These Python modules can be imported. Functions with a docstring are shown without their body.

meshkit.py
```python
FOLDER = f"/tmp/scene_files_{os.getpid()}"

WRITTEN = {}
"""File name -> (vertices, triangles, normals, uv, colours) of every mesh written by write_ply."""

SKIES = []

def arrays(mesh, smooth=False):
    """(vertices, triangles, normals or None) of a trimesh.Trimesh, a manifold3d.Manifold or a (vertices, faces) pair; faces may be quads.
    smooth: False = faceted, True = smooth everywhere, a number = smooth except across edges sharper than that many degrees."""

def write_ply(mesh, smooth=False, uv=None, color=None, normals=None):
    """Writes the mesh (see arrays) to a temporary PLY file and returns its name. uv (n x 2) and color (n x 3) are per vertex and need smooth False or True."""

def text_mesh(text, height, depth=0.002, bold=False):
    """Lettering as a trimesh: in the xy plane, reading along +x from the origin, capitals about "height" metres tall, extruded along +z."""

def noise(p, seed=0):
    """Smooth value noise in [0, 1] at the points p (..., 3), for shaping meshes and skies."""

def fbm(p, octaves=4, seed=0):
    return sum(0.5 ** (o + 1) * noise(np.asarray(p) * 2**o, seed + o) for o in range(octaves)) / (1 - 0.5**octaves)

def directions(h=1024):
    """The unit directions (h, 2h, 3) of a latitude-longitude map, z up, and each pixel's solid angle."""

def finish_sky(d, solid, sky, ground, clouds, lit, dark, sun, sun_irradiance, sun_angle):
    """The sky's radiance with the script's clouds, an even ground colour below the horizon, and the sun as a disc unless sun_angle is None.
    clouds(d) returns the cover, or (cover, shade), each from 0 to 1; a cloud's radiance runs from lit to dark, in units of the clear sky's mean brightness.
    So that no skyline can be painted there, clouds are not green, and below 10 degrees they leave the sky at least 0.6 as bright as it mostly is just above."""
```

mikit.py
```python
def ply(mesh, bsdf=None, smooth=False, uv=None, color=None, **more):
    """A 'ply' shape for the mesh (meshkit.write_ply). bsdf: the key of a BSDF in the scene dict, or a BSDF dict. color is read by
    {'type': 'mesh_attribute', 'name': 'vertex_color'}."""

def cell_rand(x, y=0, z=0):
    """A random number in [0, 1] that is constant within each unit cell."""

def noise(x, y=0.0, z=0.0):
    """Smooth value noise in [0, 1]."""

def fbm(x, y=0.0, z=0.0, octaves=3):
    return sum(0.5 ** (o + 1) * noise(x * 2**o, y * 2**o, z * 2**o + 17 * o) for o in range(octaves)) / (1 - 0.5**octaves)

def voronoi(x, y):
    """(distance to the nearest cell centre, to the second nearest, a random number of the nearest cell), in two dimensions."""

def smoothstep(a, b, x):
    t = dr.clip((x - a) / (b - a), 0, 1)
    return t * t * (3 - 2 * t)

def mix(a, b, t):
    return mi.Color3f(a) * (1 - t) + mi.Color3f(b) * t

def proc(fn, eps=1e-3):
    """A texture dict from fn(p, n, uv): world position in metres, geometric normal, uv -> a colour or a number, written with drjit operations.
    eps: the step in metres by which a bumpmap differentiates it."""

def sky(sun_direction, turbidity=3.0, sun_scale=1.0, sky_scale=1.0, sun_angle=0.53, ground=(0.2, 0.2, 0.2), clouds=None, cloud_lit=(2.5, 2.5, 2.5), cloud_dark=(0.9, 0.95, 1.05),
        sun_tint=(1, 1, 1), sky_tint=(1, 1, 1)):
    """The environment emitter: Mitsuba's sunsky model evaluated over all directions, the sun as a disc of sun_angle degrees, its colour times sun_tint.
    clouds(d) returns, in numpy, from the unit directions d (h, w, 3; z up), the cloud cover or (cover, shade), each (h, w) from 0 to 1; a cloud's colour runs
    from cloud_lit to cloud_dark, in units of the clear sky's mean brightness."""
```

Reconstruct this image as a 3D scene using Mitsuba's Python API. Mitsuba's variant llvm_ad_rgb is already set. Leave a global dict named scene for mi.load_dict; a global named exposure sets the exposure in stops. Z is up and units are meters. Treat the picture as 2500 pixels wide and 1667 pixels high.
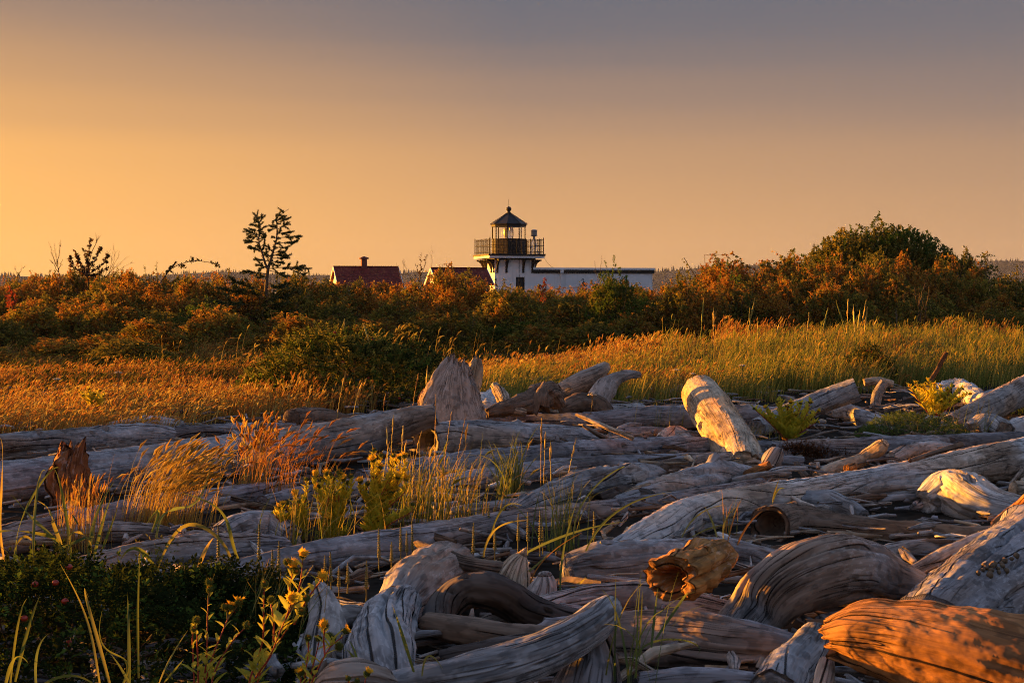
import math, numpy as np, trimesh, mitsuba as mi, mikit, meshkit, drjit as dr
from scipy.interpolate import CubicSpline, PchipInterpolator
T = mi.ScalarTransform4f
scene, labels = {}, {}

# ---------------------------------------------------------------- camera, sky, exposure
F, HZ, H = 3472.0, 708.0, 1.7            # focal length and horizon row in pixels of the 2500 x 1667 photograph; eye height in metres
exposure = 3.45
SUN_AZ, SUN_EL = 68.0, 4.7               # degrees to the left of the view, degrees up
_a, _e = math.radians(SUN_AZ), math.radians(SUN_EL)
SUN = np.array([-math.sin(_a) * math.cos(_e), math.cos(_a) * math.cos(_e), math.sin(_e)])
scene['camera'] = {'type': 'perspective', 'fov': math.degrees(2 * math.atan(1250 / F)), 'fov_axis': 'x', 'near_clip': 0.1, 'far_clip': 30000.0,
                   'principal_point_offset_x': 0.0, 'principal_point_offset_y': (833.5 - HZ) / 1667,
                   'medium': {'type': 'ref', 'id': 'air'},
                   'to_world': T().look_at(origin=[0, 0, H], target=[0, 10, H], up=[0, 0, 1])}


def smoke(d):
    """A layer of evening smoke: golden low down and towards the sun, grey higher up, thinning out above."""
    el = np.degrees(np.arcsin(np.clip(d[..., 2], -1, 1)))
    hor = d[..., :2] / np.maximum(np.linalg.norm(d[..., :2], axis=-1, keepdims=True), 1e-6)
    s2 = SUN[:2] / np.linalg.norm(SUN[:2])
    az = np.degrees(np.arccos(np.clip((hor * s2).sum(-1), -1, 1)))            # away from the sun
    streak = meshkit.fbm(np.stack([az * 0.02, el * 0.55, az * 0 + 3], -1), 3) - 0.5
    e = el + 1.7 * streak
    ek = [0, 2.8, 4.6, 6.4, 8.1, 9.9, 11.7]
    near = np.interp(e, ek, [.03, .05, .10, .24, .49, .68, .83])
    mid = np.interp(e, ek, [.42, .44, .50, .64, .81, .95, 1])
    far = np.interp(e, ek, [.60, .62, .68, .78, .89, .96, 1])
    w = (az - SUN_AZ) / 20
    shade = np.where(w < 0, mid + (near - mid) * np.minimum(-w, 1.4), mid + (far - mid) * np.minimum(w, 3.0))
    cover = 1 - np.clip((el - 12) / 28, 0, 1) ** 0.8
    return np.clip(cover, 0, 1), np.clip(shade, 0, 1)


scene['sky'] = mikit.sky(SUN.tolist(), turbidity=3.0, sun_scale=3.0, sky_scale=1.0, clouds=smoke, ground=(0.10, 0.08, 0.07),
                         cloud_lit=(2.02, 1.00, 0.262), cloud_dark=(0.255, 0.275, 0.345), sun_tint=(1.0, 0.90, 0.60), sky_tint=(1.5, 1.40, 1.75))

# ---------------------------------------------------------------- helpers
def P(x, y, D):
    """The point that stands D metres away and shows at pixel x, y of the photograph."""
    return np.array([(x - 1250) / F * D, D, H + (HZ - y) / F * D])


def gz(x, y):
    """Height of the ground."""
    x, y = np.asarray(x, float), np.asarray(y, float)
    z = 0.10 * (meshkit.fbm(np.stack([x * 0.35, y * 0.35, x * 0], -1), 3, 5) - 0.5)
    z = z + 0.16 * np.clip((y - 22) / 12, 0, 1) * np.clip((x - 1) / 6, 0, 1)
    z = z - 2.9 * np.clip((y - 165) / 50, 0, 1) ** 1.5
    return z


def on_ground(x, y, ):
    """The ground point under pixel x, y."""
    D = H * F / max(y - HZ, 20)
    for _ in range(6):
        D = (H - float(gz((x - 1250) / F * D, D))) * F / max(y - HZ, 20)
    return np.array([(x - 1250) / F * D, D, float(gz((x - 1250) / F * D, D))])


def numbered(name):
    if name not in used:
        used[name] = 0
        return name
    used[name] += 1
    return f'{name}_{used[name]:03d}'


used = {}


def tag(key, label=None, category=None, group=None, kind=None):
    labels[key] = {k: v for k, v in dict(label=label, category=category, group=group, kind=kind).items() if v}


def thing(name, label, category, group=None, kind=None):
    key = numbered(name)
    tag(key, label, category, group, kind)
    return key


def part(parent, name, shape, to_world=None):
    key = numbered(parent + '__' + name)
    scene[key] = dict(shape, to_world=to_world) if to_world is not None else shape
    return key


class MB:
    """Collects faces into one mesh, with a colour per vertex if given."""
    def __init__(s):
        s.v, s.f, s.c, s.n = [], [], [], 0

    def add(s, v, f, c=None):
        v, f = np.asarray(v, float), np.asarray(f, int)
        if f.shape[1] == 4:
            f = np.vstack([f[:, [0, 1, 2]], f[:, [0, 2, 3]]])
        s.v.append(v); s.f.append(f + s.n); s.n += len(v)
        if c is not None:
            s.c.append(np.broadcast_to(np.asarray(c, float), (len(v), 3)))
        return s

    def mesh(s, m, c=None):
        return s.add(m.vertices, m.faces, c)

    def box(s, x0, x1, y0, y1, z0, z1, c=None):
        v = np.array([[x, y, z] for x in (x0, x1) for y in (y0, y1) for z in (z0, z1)], float)
        return s.add(v, [[0, 1, 3, 2], [4, 6, 7, 5], [0, 4, 5, 1], [2, 3, 7, 6], [0, 2, 6, 4], [1, 5, 7, 3]], c)

    def ply(s, bsdf, smooth=False, M=None):
        v = np.vstack(s.v)
        if M is not None:
            v = v @ M[:3, :3].T + M[:3, 3]
        return mikit.ply((v, np.vstack(s.f)), bsdf, smooth, color=np.vstack(s.c) if s.c else None)


def tube(pts, rad, sides=6, cap=True):
    p = np.asarray(pts, float)
    rad = np.broadcast_to(np.asarray(rad, float), (len(p),))
    t = np.gradient(p, axis=0)
    t /= np.linalg.norm(t, axis=1, keepdims=True) + 1e-12
    ref = np.array([0, 0, 1.0]) if abs(t[:, 2]).mean() < 0.8 else np.array([1.0, 0, 0])
    a = np.cross(t, ref); a /= np.linalg.norm(a, axis=1, keepdims=True) + 1e-12
    b = np.cross(a, t)
    g = np.arange(sides) * 2 * np.pi / sides
    v = p[:, None] + rad[:, None, None] * (np.cos(g)[None, :, None] * a[:, None] + np.sin(g)[None, :, None] * b[:, None])
    i, j = np.meshgrid(np.arange(len(p) - 1), np.arange(sides), indexing='ij')
    q = np.stack([i * sides + j, (i + 1) * sides + j, (i + 1) * sides + (j + 1) % sides, i * sides + (j + 1) % sides], -1).reshape(-1, 4)
    v = v.reshape(-1, 3)
    f = np.vstack([q[:, [0, 1, 2]], q[:, [0, 2, 3]]])
    if cap:
        v = np.vstack([v, p[:1], p[-1:]])
        k = np.arange(sides)
        n = len(p) * sides
        f = np.vstack([f, np.stack([k, (k + 1) % sides, k * 0 + n], 1), np.stack([n - sides + (k + 1) % sides, n - sides + k, k * 0 + n + 1], 1)])
    return v, f


# ---------------------------------------------------------------- materials
def fbm(*a, **k): return mikit.fbm(*a, **k)


WOOD = np.array([(.235, .225, .225), (.36, .345, .335), (.15, .105, .075), (.27, .125, .046), (.07, .057, .05), (.34, .26, .18), (.20, .185, .19), (.28, .24, .215), (.31, .14, .038), (.19, .070, .025)])   # grey, silver, brown, rotten orange, dark, tan, slate, dun


def wood_lines(u, v):
    """Where the weathered grain has opened: long cracks and fine checks, each a few millimetres wide."""
    warp = mikit.noise(u * 2.3, v * 0.9)
    w2 = mikit.noise(u * 9 + 7, v * 3.1)

    def line(fu, fv, off, bend, width, steep):
        o = off + bend * warp + 0.3 * w2
        f = mikit.noise(u * fu + o, v * fv)
        slope = dr.abs(mikit.noise(u * fu + o + 0.02, v * fv) - f) * (fu / 0.02)         # per metre across the grain
        return mikit.smoothstep(1.0, 0.35, dr.abs(f - 0.5) / (slope * width + 1e-4)) * mikit.smoothstep(0.3, 0.7, slope / steep)

    m1 = mikit.smoothstep(0.30, 0.42, mikit.noise(u * 5 + 9, v * 1.3))
    m2 = mikit.smoothstep(0.48, 0.60, mikit.noise(u * 8 + 19, v * 3.0))
    c3 = dr.abs(mikit.noise(u * 105 + 3 * warp + 40, v * 4.5) - 0.5)
    m3 = mikit.smoothstep(0.40, 0.70, fbm(u * 9 + 29, v * 3.5, octaves=2))
    width = 0.0020 + 0.0050 * mikit.noise(v * 2.7 + 11, u * 6)
    return dr.maximum(line(11, 0.8, 0, 2.6, width, 7.0) * m1, dr.maximum(0.85 * line(34, 1.5, 20, 4.0, 0.0021, 20.0) * m2, 0.6 * mikit.smoothstep(0.12, 0.02, c3) * m3)), warp


def wood_colour(p, n, uv):
    k = dr.floor(uv.x / 64)
    u, v = uv.x - 64 * k, uv.y
    crack, warp = wood_lines(u, v)
    grain = mikit.smoothstep(0.25, 0.75, fbm(u * 46 + 5 * warp, v * 3.2, octaves=3))
    fine = mikit.noise(u * 230 + 9 * warp, v * 16)
    patch = mikit.smoothstep(0.3, 0.7, fbm(u * 6 + 31, v * 3.6, octaves=3))
    fleck = mikit.smoothstep(0.56, 0.70, fbm(u * 95 + 3, v * 34, octaves=3)) * mikit.smoothstep(0.40, 0.65, mikit.noise(u * 4, v * 1.7 + 50))
    base = mi.Color3f(0)
    for i, c in enumerate(WOOD):
        base = dr.select(dr.abs(k - i) < 0.5, mi.Color3f(*map(float, c)), base)
    tone = 0.68 + 0.34 * grain + 0.38 * fine + 0.36 * patch
    col = base * tone
    col = col * mikit.mix((1, 1, 1), (1.22, 0.95, 0.74), mikit.smoothstep(0.52, 0.75, fbm(u * 3.1 + 80, v * 1.1, octaves=2)))
    col = col + mi.Color3f(0.10, 0.098, 0.097) * fleck * dr.select((k > 1.5) & (k < 4.5), 0.10, 1.0)
    pits = mikit.smoothstep(0.52, 0.70, fbm(u * 30 + 50, v * 19, octaves=3))
    stain = mikit.smoothstep(0.52, 0.74, fbm(u * 3.3 + 60, v * 1.9 + 7, octaves=3))
    col = col * (1 - 0.36 * pits) * mikit.mix((1, 1, 1), (0.62, 0.57, 0.53), stain)
    return col * (1 - 0.90 * crack)


def wood_height(p, n, uv):
    k = dr.floor(uv.x / 64)
    u, v = uv.x - 64 * k, uv.y
    crack, warp = wood_lines(u, v)
    grain = fbm(u * 46 + 5 * warp, v * 3.2, octaves=2)
    pit = fbm(u * 30 + 50, v * 19, octaves=3)
    return grain * 0.30 + pit * 0.75 - crack * 1.5


scene['wood'] = {'type': 'twosided', 'bsdf': {'type': 'bumpmap', 'arbitrary': mikit.proc(wood_height, eps=2e-3), 'scale': 0.010,
                 'bsdf': {'type': 'principled', 'base_color': mikit.proc(wood_colour), 'roughness': 0.82, 'specular': 0.25}}}
scene['leaf'] = {'type': 'principledthin', 'base_color': {'type': 'mesh_attribute', 'name': 'vertex_color'}, 'roughness': 0.36, 'diff_trans': 0.85, 'eta': 1.4}
scene['straw'] = {'type': 'principledthin', 'base_color': {'type': 'mesh_attribute', 'name': 'vertex_color'}, 'roughness': 0.6, 'diff_trans': 0.9, 'eta': 1.3}
scene['needle'] = {'type': 'twosided', 'bsdf': {'type': 'principled', 'base_color': {'type': 'mesh_attribute', 'name': 'vertex_color'}, 'roughness': 0.55, 'specular': 0.3}}
scene['coloured'] = {'type': 'twosided', 'bsdf': {'type': 'principled', 'base_color': {'type': 'mesh_attribute', 'name': 'vertex_color'}, 'roughness': 0.6, 'specular': 0.3}}


def flat(key, rgb, rough=0.6, scale=6.0, amount=0.25, spec=0.3, **kw):
    def fn(p, n, uv):
        return mi.Color3f(*rgb) * (1 - amount * 0.5 + amount * fbm(p.x * scale, p.y * scale, p.z * scale, octaves=3))
    scene[key] = {'type': 'twosided', 'bsdf': {'type': 'principled', 'base_color': mikit.proc(fn), 'roughness': rough, 'specular': spec, **kw}}


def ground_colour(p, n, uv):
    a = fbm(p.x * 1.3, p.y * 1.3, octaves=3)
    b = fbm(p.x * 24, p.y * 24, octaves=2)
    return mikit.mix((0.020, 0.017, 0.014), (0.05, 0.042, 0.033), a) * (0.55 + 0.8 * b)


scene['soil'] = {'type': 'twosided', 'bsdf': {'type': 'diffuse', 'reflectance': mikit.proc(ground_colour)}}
scene['hillside'] = {'type': 'twosided', 'bsdf': {'type': 'diffuse', 'reflectance': {'type': 'rgb', 'value': [0.022, 0.024, 0.026]}}}
scene['sea'] = {'type': 'twosided', 'bsdf': {'type': 'principled', 'base_color': {'type': 'rgb', 'value': [0.03, 0.04, 0.05]}, 'roughness': 0.15}}

# ---------------------------------------------------------------- the setting: ground, sea, far hills
def grid_sheet(xs, ys, zf):
    X, Y = np.meshgrid(xs, ys)
    v = np.stack([X, Y, zf(X, Y)], -1).reshape(-1, 3)
    i, j = np.meshgrid(np.arange(len(ys) - 1), np.arange(len(xs) - 1), indexing='ij')
    n = len(xs)
    q = np.stack([i * n + j, i * n + j + 1, (i + 1) * n + j + 1, (i + 1) * n + j], -1).reshape(-1, 4)
    return v, q


def spaced(lo, hi, fine, coarse, reach):
    a = np.arange(-reach, reach + 1e-6, fine)
    left = -reach - np.geomspace(coarse, abs(lo) - reach, 28)
    right = reach + np.geomspace(coarse, hi - reach, 28)
    return np.concatenate([left[::-1], a, right])


xs = spaced(-5500, 5500, 0.3, 1.0, 20)
ys = np.concatenate([-np.geomspace(1, 400, 24)[::-1], np.arange(0, 60, 0.3), np.arange(60, 240, 4.0), np.geomspace(245, 420, 6)])
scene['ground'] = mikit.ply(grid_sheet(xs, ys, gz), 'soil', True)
tag('ground', 'dark sandy ground strewn with driftwood', kind='structure')
xs2 = np.linspace(-5500, 5500, 30); ys2 = np.linspace(190, 4400, 12)
scene['sea_water'] = mikit.ply(grid_sheet(xs2, ys2, lambda x, y: x * 0 - 2.4), 'sea')
tag('sea_water', 'sea inlet hidden behind the shrubs', kind='structure')

HD = 4000.0


def hill_top(x):
    """Height of the skyline of the far shore in metres, read against x in metres, four kilometres away."""
    px = x / HD * F + 1250
    k = np.array([-3000, -600, 0, 100, 300, 480, 560, 640, 760, 900, 1000, 1120, 1300, 1560, 1640, 1740, 1900, 2200, 2350, 2500, 3100, 5000])
    y = np.array([676, 672, 674, 676, 680, 668, 664, 670, 672, 670, 664, 662, 668, 668, 660, 652, 650, 650, 642, 637, 640, 650])
    y = np.interp(px, k, y) + 3 * (meshkit.fbm(np.stack([px * 0.02, px * 0, px * 0], -1), 3, 3) - 0.5)
    return H + (HZ - y) / F * HD


xh = np.linspace(-5400, 5400, 260)
yh = np.array([3300, 3360, 3450, 3600, 3800, 4000, 4200, 4400.0])
prof = np.array([-4, 0.12, 0.36, 0.62, 0.86, 1.0, 0.98, 0.9])


def hill_z(X, Y):
    t = np.interp(Y, yh, np.concatenate([[0], prof[1:]]))
    return np.where(Y < 3310, -4, t * hill_top(X) + 9 * t * (meshkit.fbm(np.stack([X * 0.006, Y * 0.006, X * 0], -1), 3, 8) - 0.5))


scene['far_hills'] = mikit.ply(grid_sheet(xh, yh, hill_z), 'hillside', True)
tag('far_hills', 'low wooded hills across the water', kind='structure')
rg = np.random.default_rng(3)
mb = MB()
N = 1100
hx = rg.uniform(-2100, 2100, N); hy = np.where(rg.random(N) < 0.93, rg.uniform(3960, 4040, N), rg.uniform(3800, 4000, N))
hz = hill_z(hx, hy)
hh = rg.uniform(4, 10, N) * (0.25 + 1.9 * meshkit.fbm(np.stack([hx * 0.016, hy * 0, hx * 0], -1), 3, 4))
k = np.arange(5) * 2 * np.pi / 5
for x, y, z, h in zip(hx, hy, hz, hh):
    r = h * rg.uniform(0.16, 0.28)
    ring = np.stack([np.cos(k), np.sin(k), k * 0], 1)
    v = np.vstack([ring * r + [x, y, z - 1], ring * r * 0.62 + [x, y, z + h * 0.45], [[x + rg.normal(0, .3), y, z + h]]])
    f = [[i, (i + 1) % 5, 5 + i] for i in range(5)] + [[(i + 1) % 5, 5 + (i + 1) % 5, 5 + i] for i in range(5)] + [[5 + i, 5 + (i + 1) % 5, 10] for i in range(5)]
    mb.add(v, f)
scene['hill_forest'] = mb.ply('hillside')
tag('hill_forest', 'conifer forest along the far hills', 'forest', kind='stuff')

# the air, from below the water to just above the tallest trees on the hills
AIR = (-5600, 5600, -500, 4600, -5.5, 150)
scene['air'] = {'type': 'homogeneous', 'albedo': {'type': 'rgb', 'value': [0.90, 0.93, 1.0]}, 'sigma_t': {'type': 'rgb', 'value': [0.000026, 0.000030, 0.000042]}}
scene['haze'] = {'type': 'cube', 'bsdf': {'type': 'null'}, 'interior': {'type': 'ref', 'id': 'air'},
                 'to_world': T().translate([(AIR[0] + AIR[1]) / 2, (AIR[2] + AIR[3]) / 2, (AIR[4] + AIR[5]) / 2]).scale([(AIR[1] - AIR[0]) / 2, (AIR[3] - AIR[2]) / 2, (AIR[5] - AIR[4]) / 2])}
tag('haze', 'smoky evening haze over the shore', kind='stuff')

# ---------------------------------------------------------------- the light station


def paint_fn(p, n, uv):
    streak = fbm((p.x + p.y) * 7.0, p.z * 0.35, (p.x - p.y) * 7.0, octaves=3)
    patch = fbm(p.x * 0.9, p.y * 0.9, p.z * 0.9 + 4, octaves=2)
    dirt = mikit.smoothstep(0.50, 0.78, streak) * 0.22 + mikit.smoothstep(0.55, 0.8, patch) * 0.12
    return mikit.mix((0.75, 0.74, 0.75), (0.42, 0.38, 0.34), dirt)


scene['white_paint'] = {'type': 'twosided', 'bsdf': {'type': 'principled', 'base_color': mikit.proc(paint_fn), 'roughness': 0.55, 'specular': 0.3}}
flat('black_paint', (0.022, 0.016, 0.014), 0.5, 8.0, 0.5)
flat('iron', (0.012, 0.009, 0.008), 0.7, 8.0, 0.4, spec=0.1)
flat('brass', (0.45, 0.30, 0.10), 0.3, 9.0, 0.3, metallic=0.8)
flat('grey_metal', (0.22, 0.22, 0.23), 0.4, 9.0, 0.3, metallic=0.5)
flat('chimney_brick', (0.17, 0.055, 0.04), 0.8, 14.0, 0.6)
scene['pane_glass'] = {'type': 'thindielectric', 'int_ior': 1.5}
scene['lens_glass'] = {'type': 'dielectric', 'int_ior': 1.35}
scene['dark_glass'] = {'type': 'principled', 'base_color': {'type': 'rgb', 'value': [0.02, 0.02, 0.025]}, 'roughness': 0.08}


def roof_fn(p, n, uv):
    course = p.z * 9.5
    row = dr.floor(course)
    along = (p.x * 0.956 + p.y * 0.292) * 4.0 + 0.5 * (row - 2 * dr.floor(row / 2))
    r = mikit.cell_rand(along, row, 3)
    return mi.Color3f(0.15, 0.026, 0.018) * (0.72 + 0.5 * r)


scene['red_shingle'] = {'type': 'twosided', 'bsdf': {'type': 'principled', 'base_color': mikit.proc(roof_fn), 'roughness': 0.75, 'specular': 0.2}}
TURN = math.radians(17)


def frame_at(x, y, z=0.0):
    M = np.eye(4)
    M[:3, :3] = [[math.cos(TURN), -math.sin(TURN), 0], [math.sin(TURN), math.cos(TURN), 0], [0, 0, 1]]
    M[:3, 3] = [x, y, z]
    return M


D0 = 107.0
# tower: local x along the front face to the right, local y away from the viewer; origin in the tower's centre
W = 1.55
c0 = np.array([(1242 - 1250) / F * D0, D0])
TM = frame_at(c0[0], c0[1] + 1.2)
lh = thing('lighthouse', 'short white square lighthouse tower with black lantern room and railed gallery', 'lighthouse')


def put(parent, name, mb, bsdf, M=TM, smooth=False):
    return part(parent, name, mb.ply(bsdf, smooth, M))


m = MB()
wx0, wx1, wz0, wz1 = 0.10, 0.76, 0.75, 2.68
m.box(-W, wx0, -W, W, -0.3, 3.98).box(wx1, W, -W, W, -0.3, 3.98).box(wx0, wx1, -W, W, wz1, 3.98).box(wx0, wx1, -W, W, -0.3, wz0).box(wx0, wx1, -W + 0.16, W, wz0, wz1)
put(lh, 'wall', m, 'white_paint')
w = put(lh, 'window', MB().box(wx0, wx0 + .08, -W - .03, -W + .1, wz0, wz1).box(wx1 - .08, wx1, -W - .03, -W + .1, wz0, wz1).box(wx0 + .08, wx1 - .08, -W - .03, -W + .1, wz1 - .08, wz1)
        .box(wx0 + .08, wx1 - .08, -W - .03, -W + .1, wz0, wz0 + .08).box(wx0 + .08, wx1 - .08, -W, -W + .08, 1.7, 1.76).box(.40, .46, -W + .002, -W + .078, wz0 + .08, wz1 - .08), 'black_paint')
part(w, 'pane', MB().box(wx0 + .05, wx1 - .05, -W + .09, -W + .13, wz0 + .02, wz1 - .02).ply('dark_glass', False, TM))
put(lh, 'lower_trim', MB().box(-W - .07, W + .07, -W - .07, W + .07, 3.98, 4.10), 'black_paint')
G = 2.22
put(lh, 'fascia', MB().box(-G + .06, G - .06, -G + .06, G - .06, 4.10, 4.26), 'white_paint')
put(lh, 'gallery_deck', MB().box(-G, G, -G, G, 4.26, 4.40), 'black_paint')


def bracket():
    prof = [(0, 0), (.07, .02), (.10, .12), (.06, .2), (.10, .34), (.16, .52), (.28, .74), (.42, .86), (.60, .93), (.60, 1.02), (0, 1.02)]
    import shapely
    p = trimesh.creation.extrude_polygon(shapely.Polygon(prof), 0.15)
    v = p.vertices
    return np.stack([v[:, 2] - .075, -v[:, 0], v[:, 1]], 1), p.faces     # sticks out towards -y


bv, bf = bracket()
for side in range(4):
    a = side * math.pi / 2
    R = np.array([[math.cos(a), -math.sin(a), 0], [math.sin(a), math.cos(a), 0], [0, 0, 1]])
    for bx in (-1.38, -0.66, 0.66, 1.38):
        v = (bv + [bx, -W - .003, 2.98]) @ R.T
        put(lh, 'bracket', MB().add(v, bf[:, ::-1]), 'black_paint')
# railing: corner posts, balusters and three rails per side
rl = part(lh, 'railing', MB().mesh(trimesh.util.concatenate([trimesh.creation.cylinder(0.035, 1.22, sections=8, transform=trimesh.transformations.translation_matrix([sx * 2.09, sy * 2.09, 4.40 + .61])) for sx in (-1, 1) for sy in (-1, 1)])).ply('iron', False, TM))
for side in range(4):
    a = side * math.pi / 2
    R = np.array([[math.cos(a), -math.sin(a), 0], [math.sin(a), math.cos(a), 0], [0, 0, 1]])
    for zz in (4.56, 5.02, 5.44):
        part(rl, 'rail', MB().add(np.array(MB().box(-2.06, 2.06, -2.11, -2.075, zz, zz + .035).v[0]) @ R.T, [[0, 1, 3, 2], [4, 6, 7, 5], [0, 4, 5, 1], [2, 3, 7, 6], [0, 2, 6, 4], [1, 5, 7, 3]]).ply('iron', False, TM))
    for bx in np.linspace(-1.80, 1.80, 11):
        v = np.array(MB().box(bx - .022, bx + .022, -2.074, -2.035, 4.40, 5.55).v[0]) @ R.T
        part(rl, 'baluster', MB().add(v, [[0, 1, 3, 2], [4, 6, 7, 5], [0, 4, 5, 1], [2, 3, 7, 6], [0, 2, 6, 4], [1, 5, 7, 3]]).ply('iron', False, TM))
# lantern room: an octagon whose flats face like the tower's faces
oc = (np.arange(8) + 0.5) * math.pi / 4 - math.pi / 2


def octa(r, z): return np.stack([r * np.cos(oc), r * np.sin(oc), oc * 0 + z], 1)


def octa_band(r0, z0, r1, z1, closed=True):
    v = np.vstack([octa(r0, z0), octa(r1, z1), [[0, 0, z0], [0, 0, z1]]])
    k = np.arange(8)
    f = np.vstack([np.stack([k, (k + 1) % 8, 8 + (k + 1) % 8], 1), np.stack([k, 8 + (k + 1) % 8, 8 + k], 1)])
    if closed:
        f = np.vstack([f, np.stack([(k + 1) % 8, k, k * 0 + 16], 1), np.stack([8 + k, 8 + (k + 1) % 8, k * 0 + 17], 1)])
    return v, f


LR = 1.27
lantern_wall = put(lh, 'lantern_wall', MB().add(*octa_band(LR - .02, 4.401, LR - .02, 5.53)), 'black_paint')
rs = np.random.default_rng(4)
for face in range(8):                       # shingle courses cladding the lantern's lower wall
    p0, p1 = octa(LR + .002, 0)[face], octa(LR + .002, 0)[(face + 1) % 8]
    t = (p1 - p0) / np.linalg.norm(p1 - p0); nrm = np.array([t[1], -t[0], 0]); L = np.linalg.norm(p1 - p0)
    for row in range(7):
        x = -0.06 * (row % 2)
        while x < L - .03:
            wd = rs.uniform(.12, .2); a, b = max(x, 0.006), min(x + wd - .012, L - .006)
            if b - a > .03:
                z0 = 4.42 + row * .155; v = []
                for xx in (a, b):
                    for dd, zz in ((.0, z0), (.03, z0), (.012, z0 + .15), (0, z0 + .15)):
                        v.append(p0 + t * xx + nrm * dd + [0, 0, zz])
                f = [[0, 4, 5, 1], [1, 5, 6, 2], [2, 6, 7, 3], [3, 7, 4, 0], [0, 1, 2, 3], [4, 7, 6, 5]]
                if face in (5, 6, 7, 0, 1):
                    part(lantern_wall, 'shingle', MB().add(v, f).ply('shingle_brown' if rs.random() < .5 else 'black_paint', False, TM))
            x += wd
flat('shingle_brown', (0.045, 0.03, 0.022), 0.7, 9.0, 0.5)
put(lh, 'lantern_sill', MB().add(*octa_band(LR + .05, 5.531, LR + .05, 5.585)), 'black_paint')
for i, p in enumerate(octa(LR - .03, 0)):
    put(lh, 'mullion', MB().mesh(trimesh.creation.cylinder(0.045, 0.92, sections=8, transform=trimesh.transformations.translation_matrix([p[0], p[1], 5.585 + .46]))), 'iron')
for i in range(8):
    a, b = octa(LR - .03, 0)[i], octa(LR - .03, 0)[(i + 1) % 8]
    t = (b - a) / np.linalg.norm(b - a)
    a, b = a + t * .05, b - t * .05
    put(lh, 'glass_pane', MB().add([a + [0, 0, 5.59], b + [0, 0, 5.59], b + [0, 0, 6.5], a + [0, 0, 6.5]], [[0, 1, 2, 3]]), 'pane_glass')
roof = put(lh, 'lantern_roof', MB().add(*octa_band(LR + .06, 6.505, LR + .06, 6.64)).add(*octa_band(LR + .14, 6.642, LR + .16, 6.70)).add(*octa_band(LR + .13, 6.701, .11, 7.56)), 'black_paint')
for p, q in zip(octa(LR + .15, 6.715), octa(.12, 7.58)):
    part(roof, 'rib', MB().add(*tube([p, q], .022, 5)).ply('black_paint', False, TM))
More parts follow.
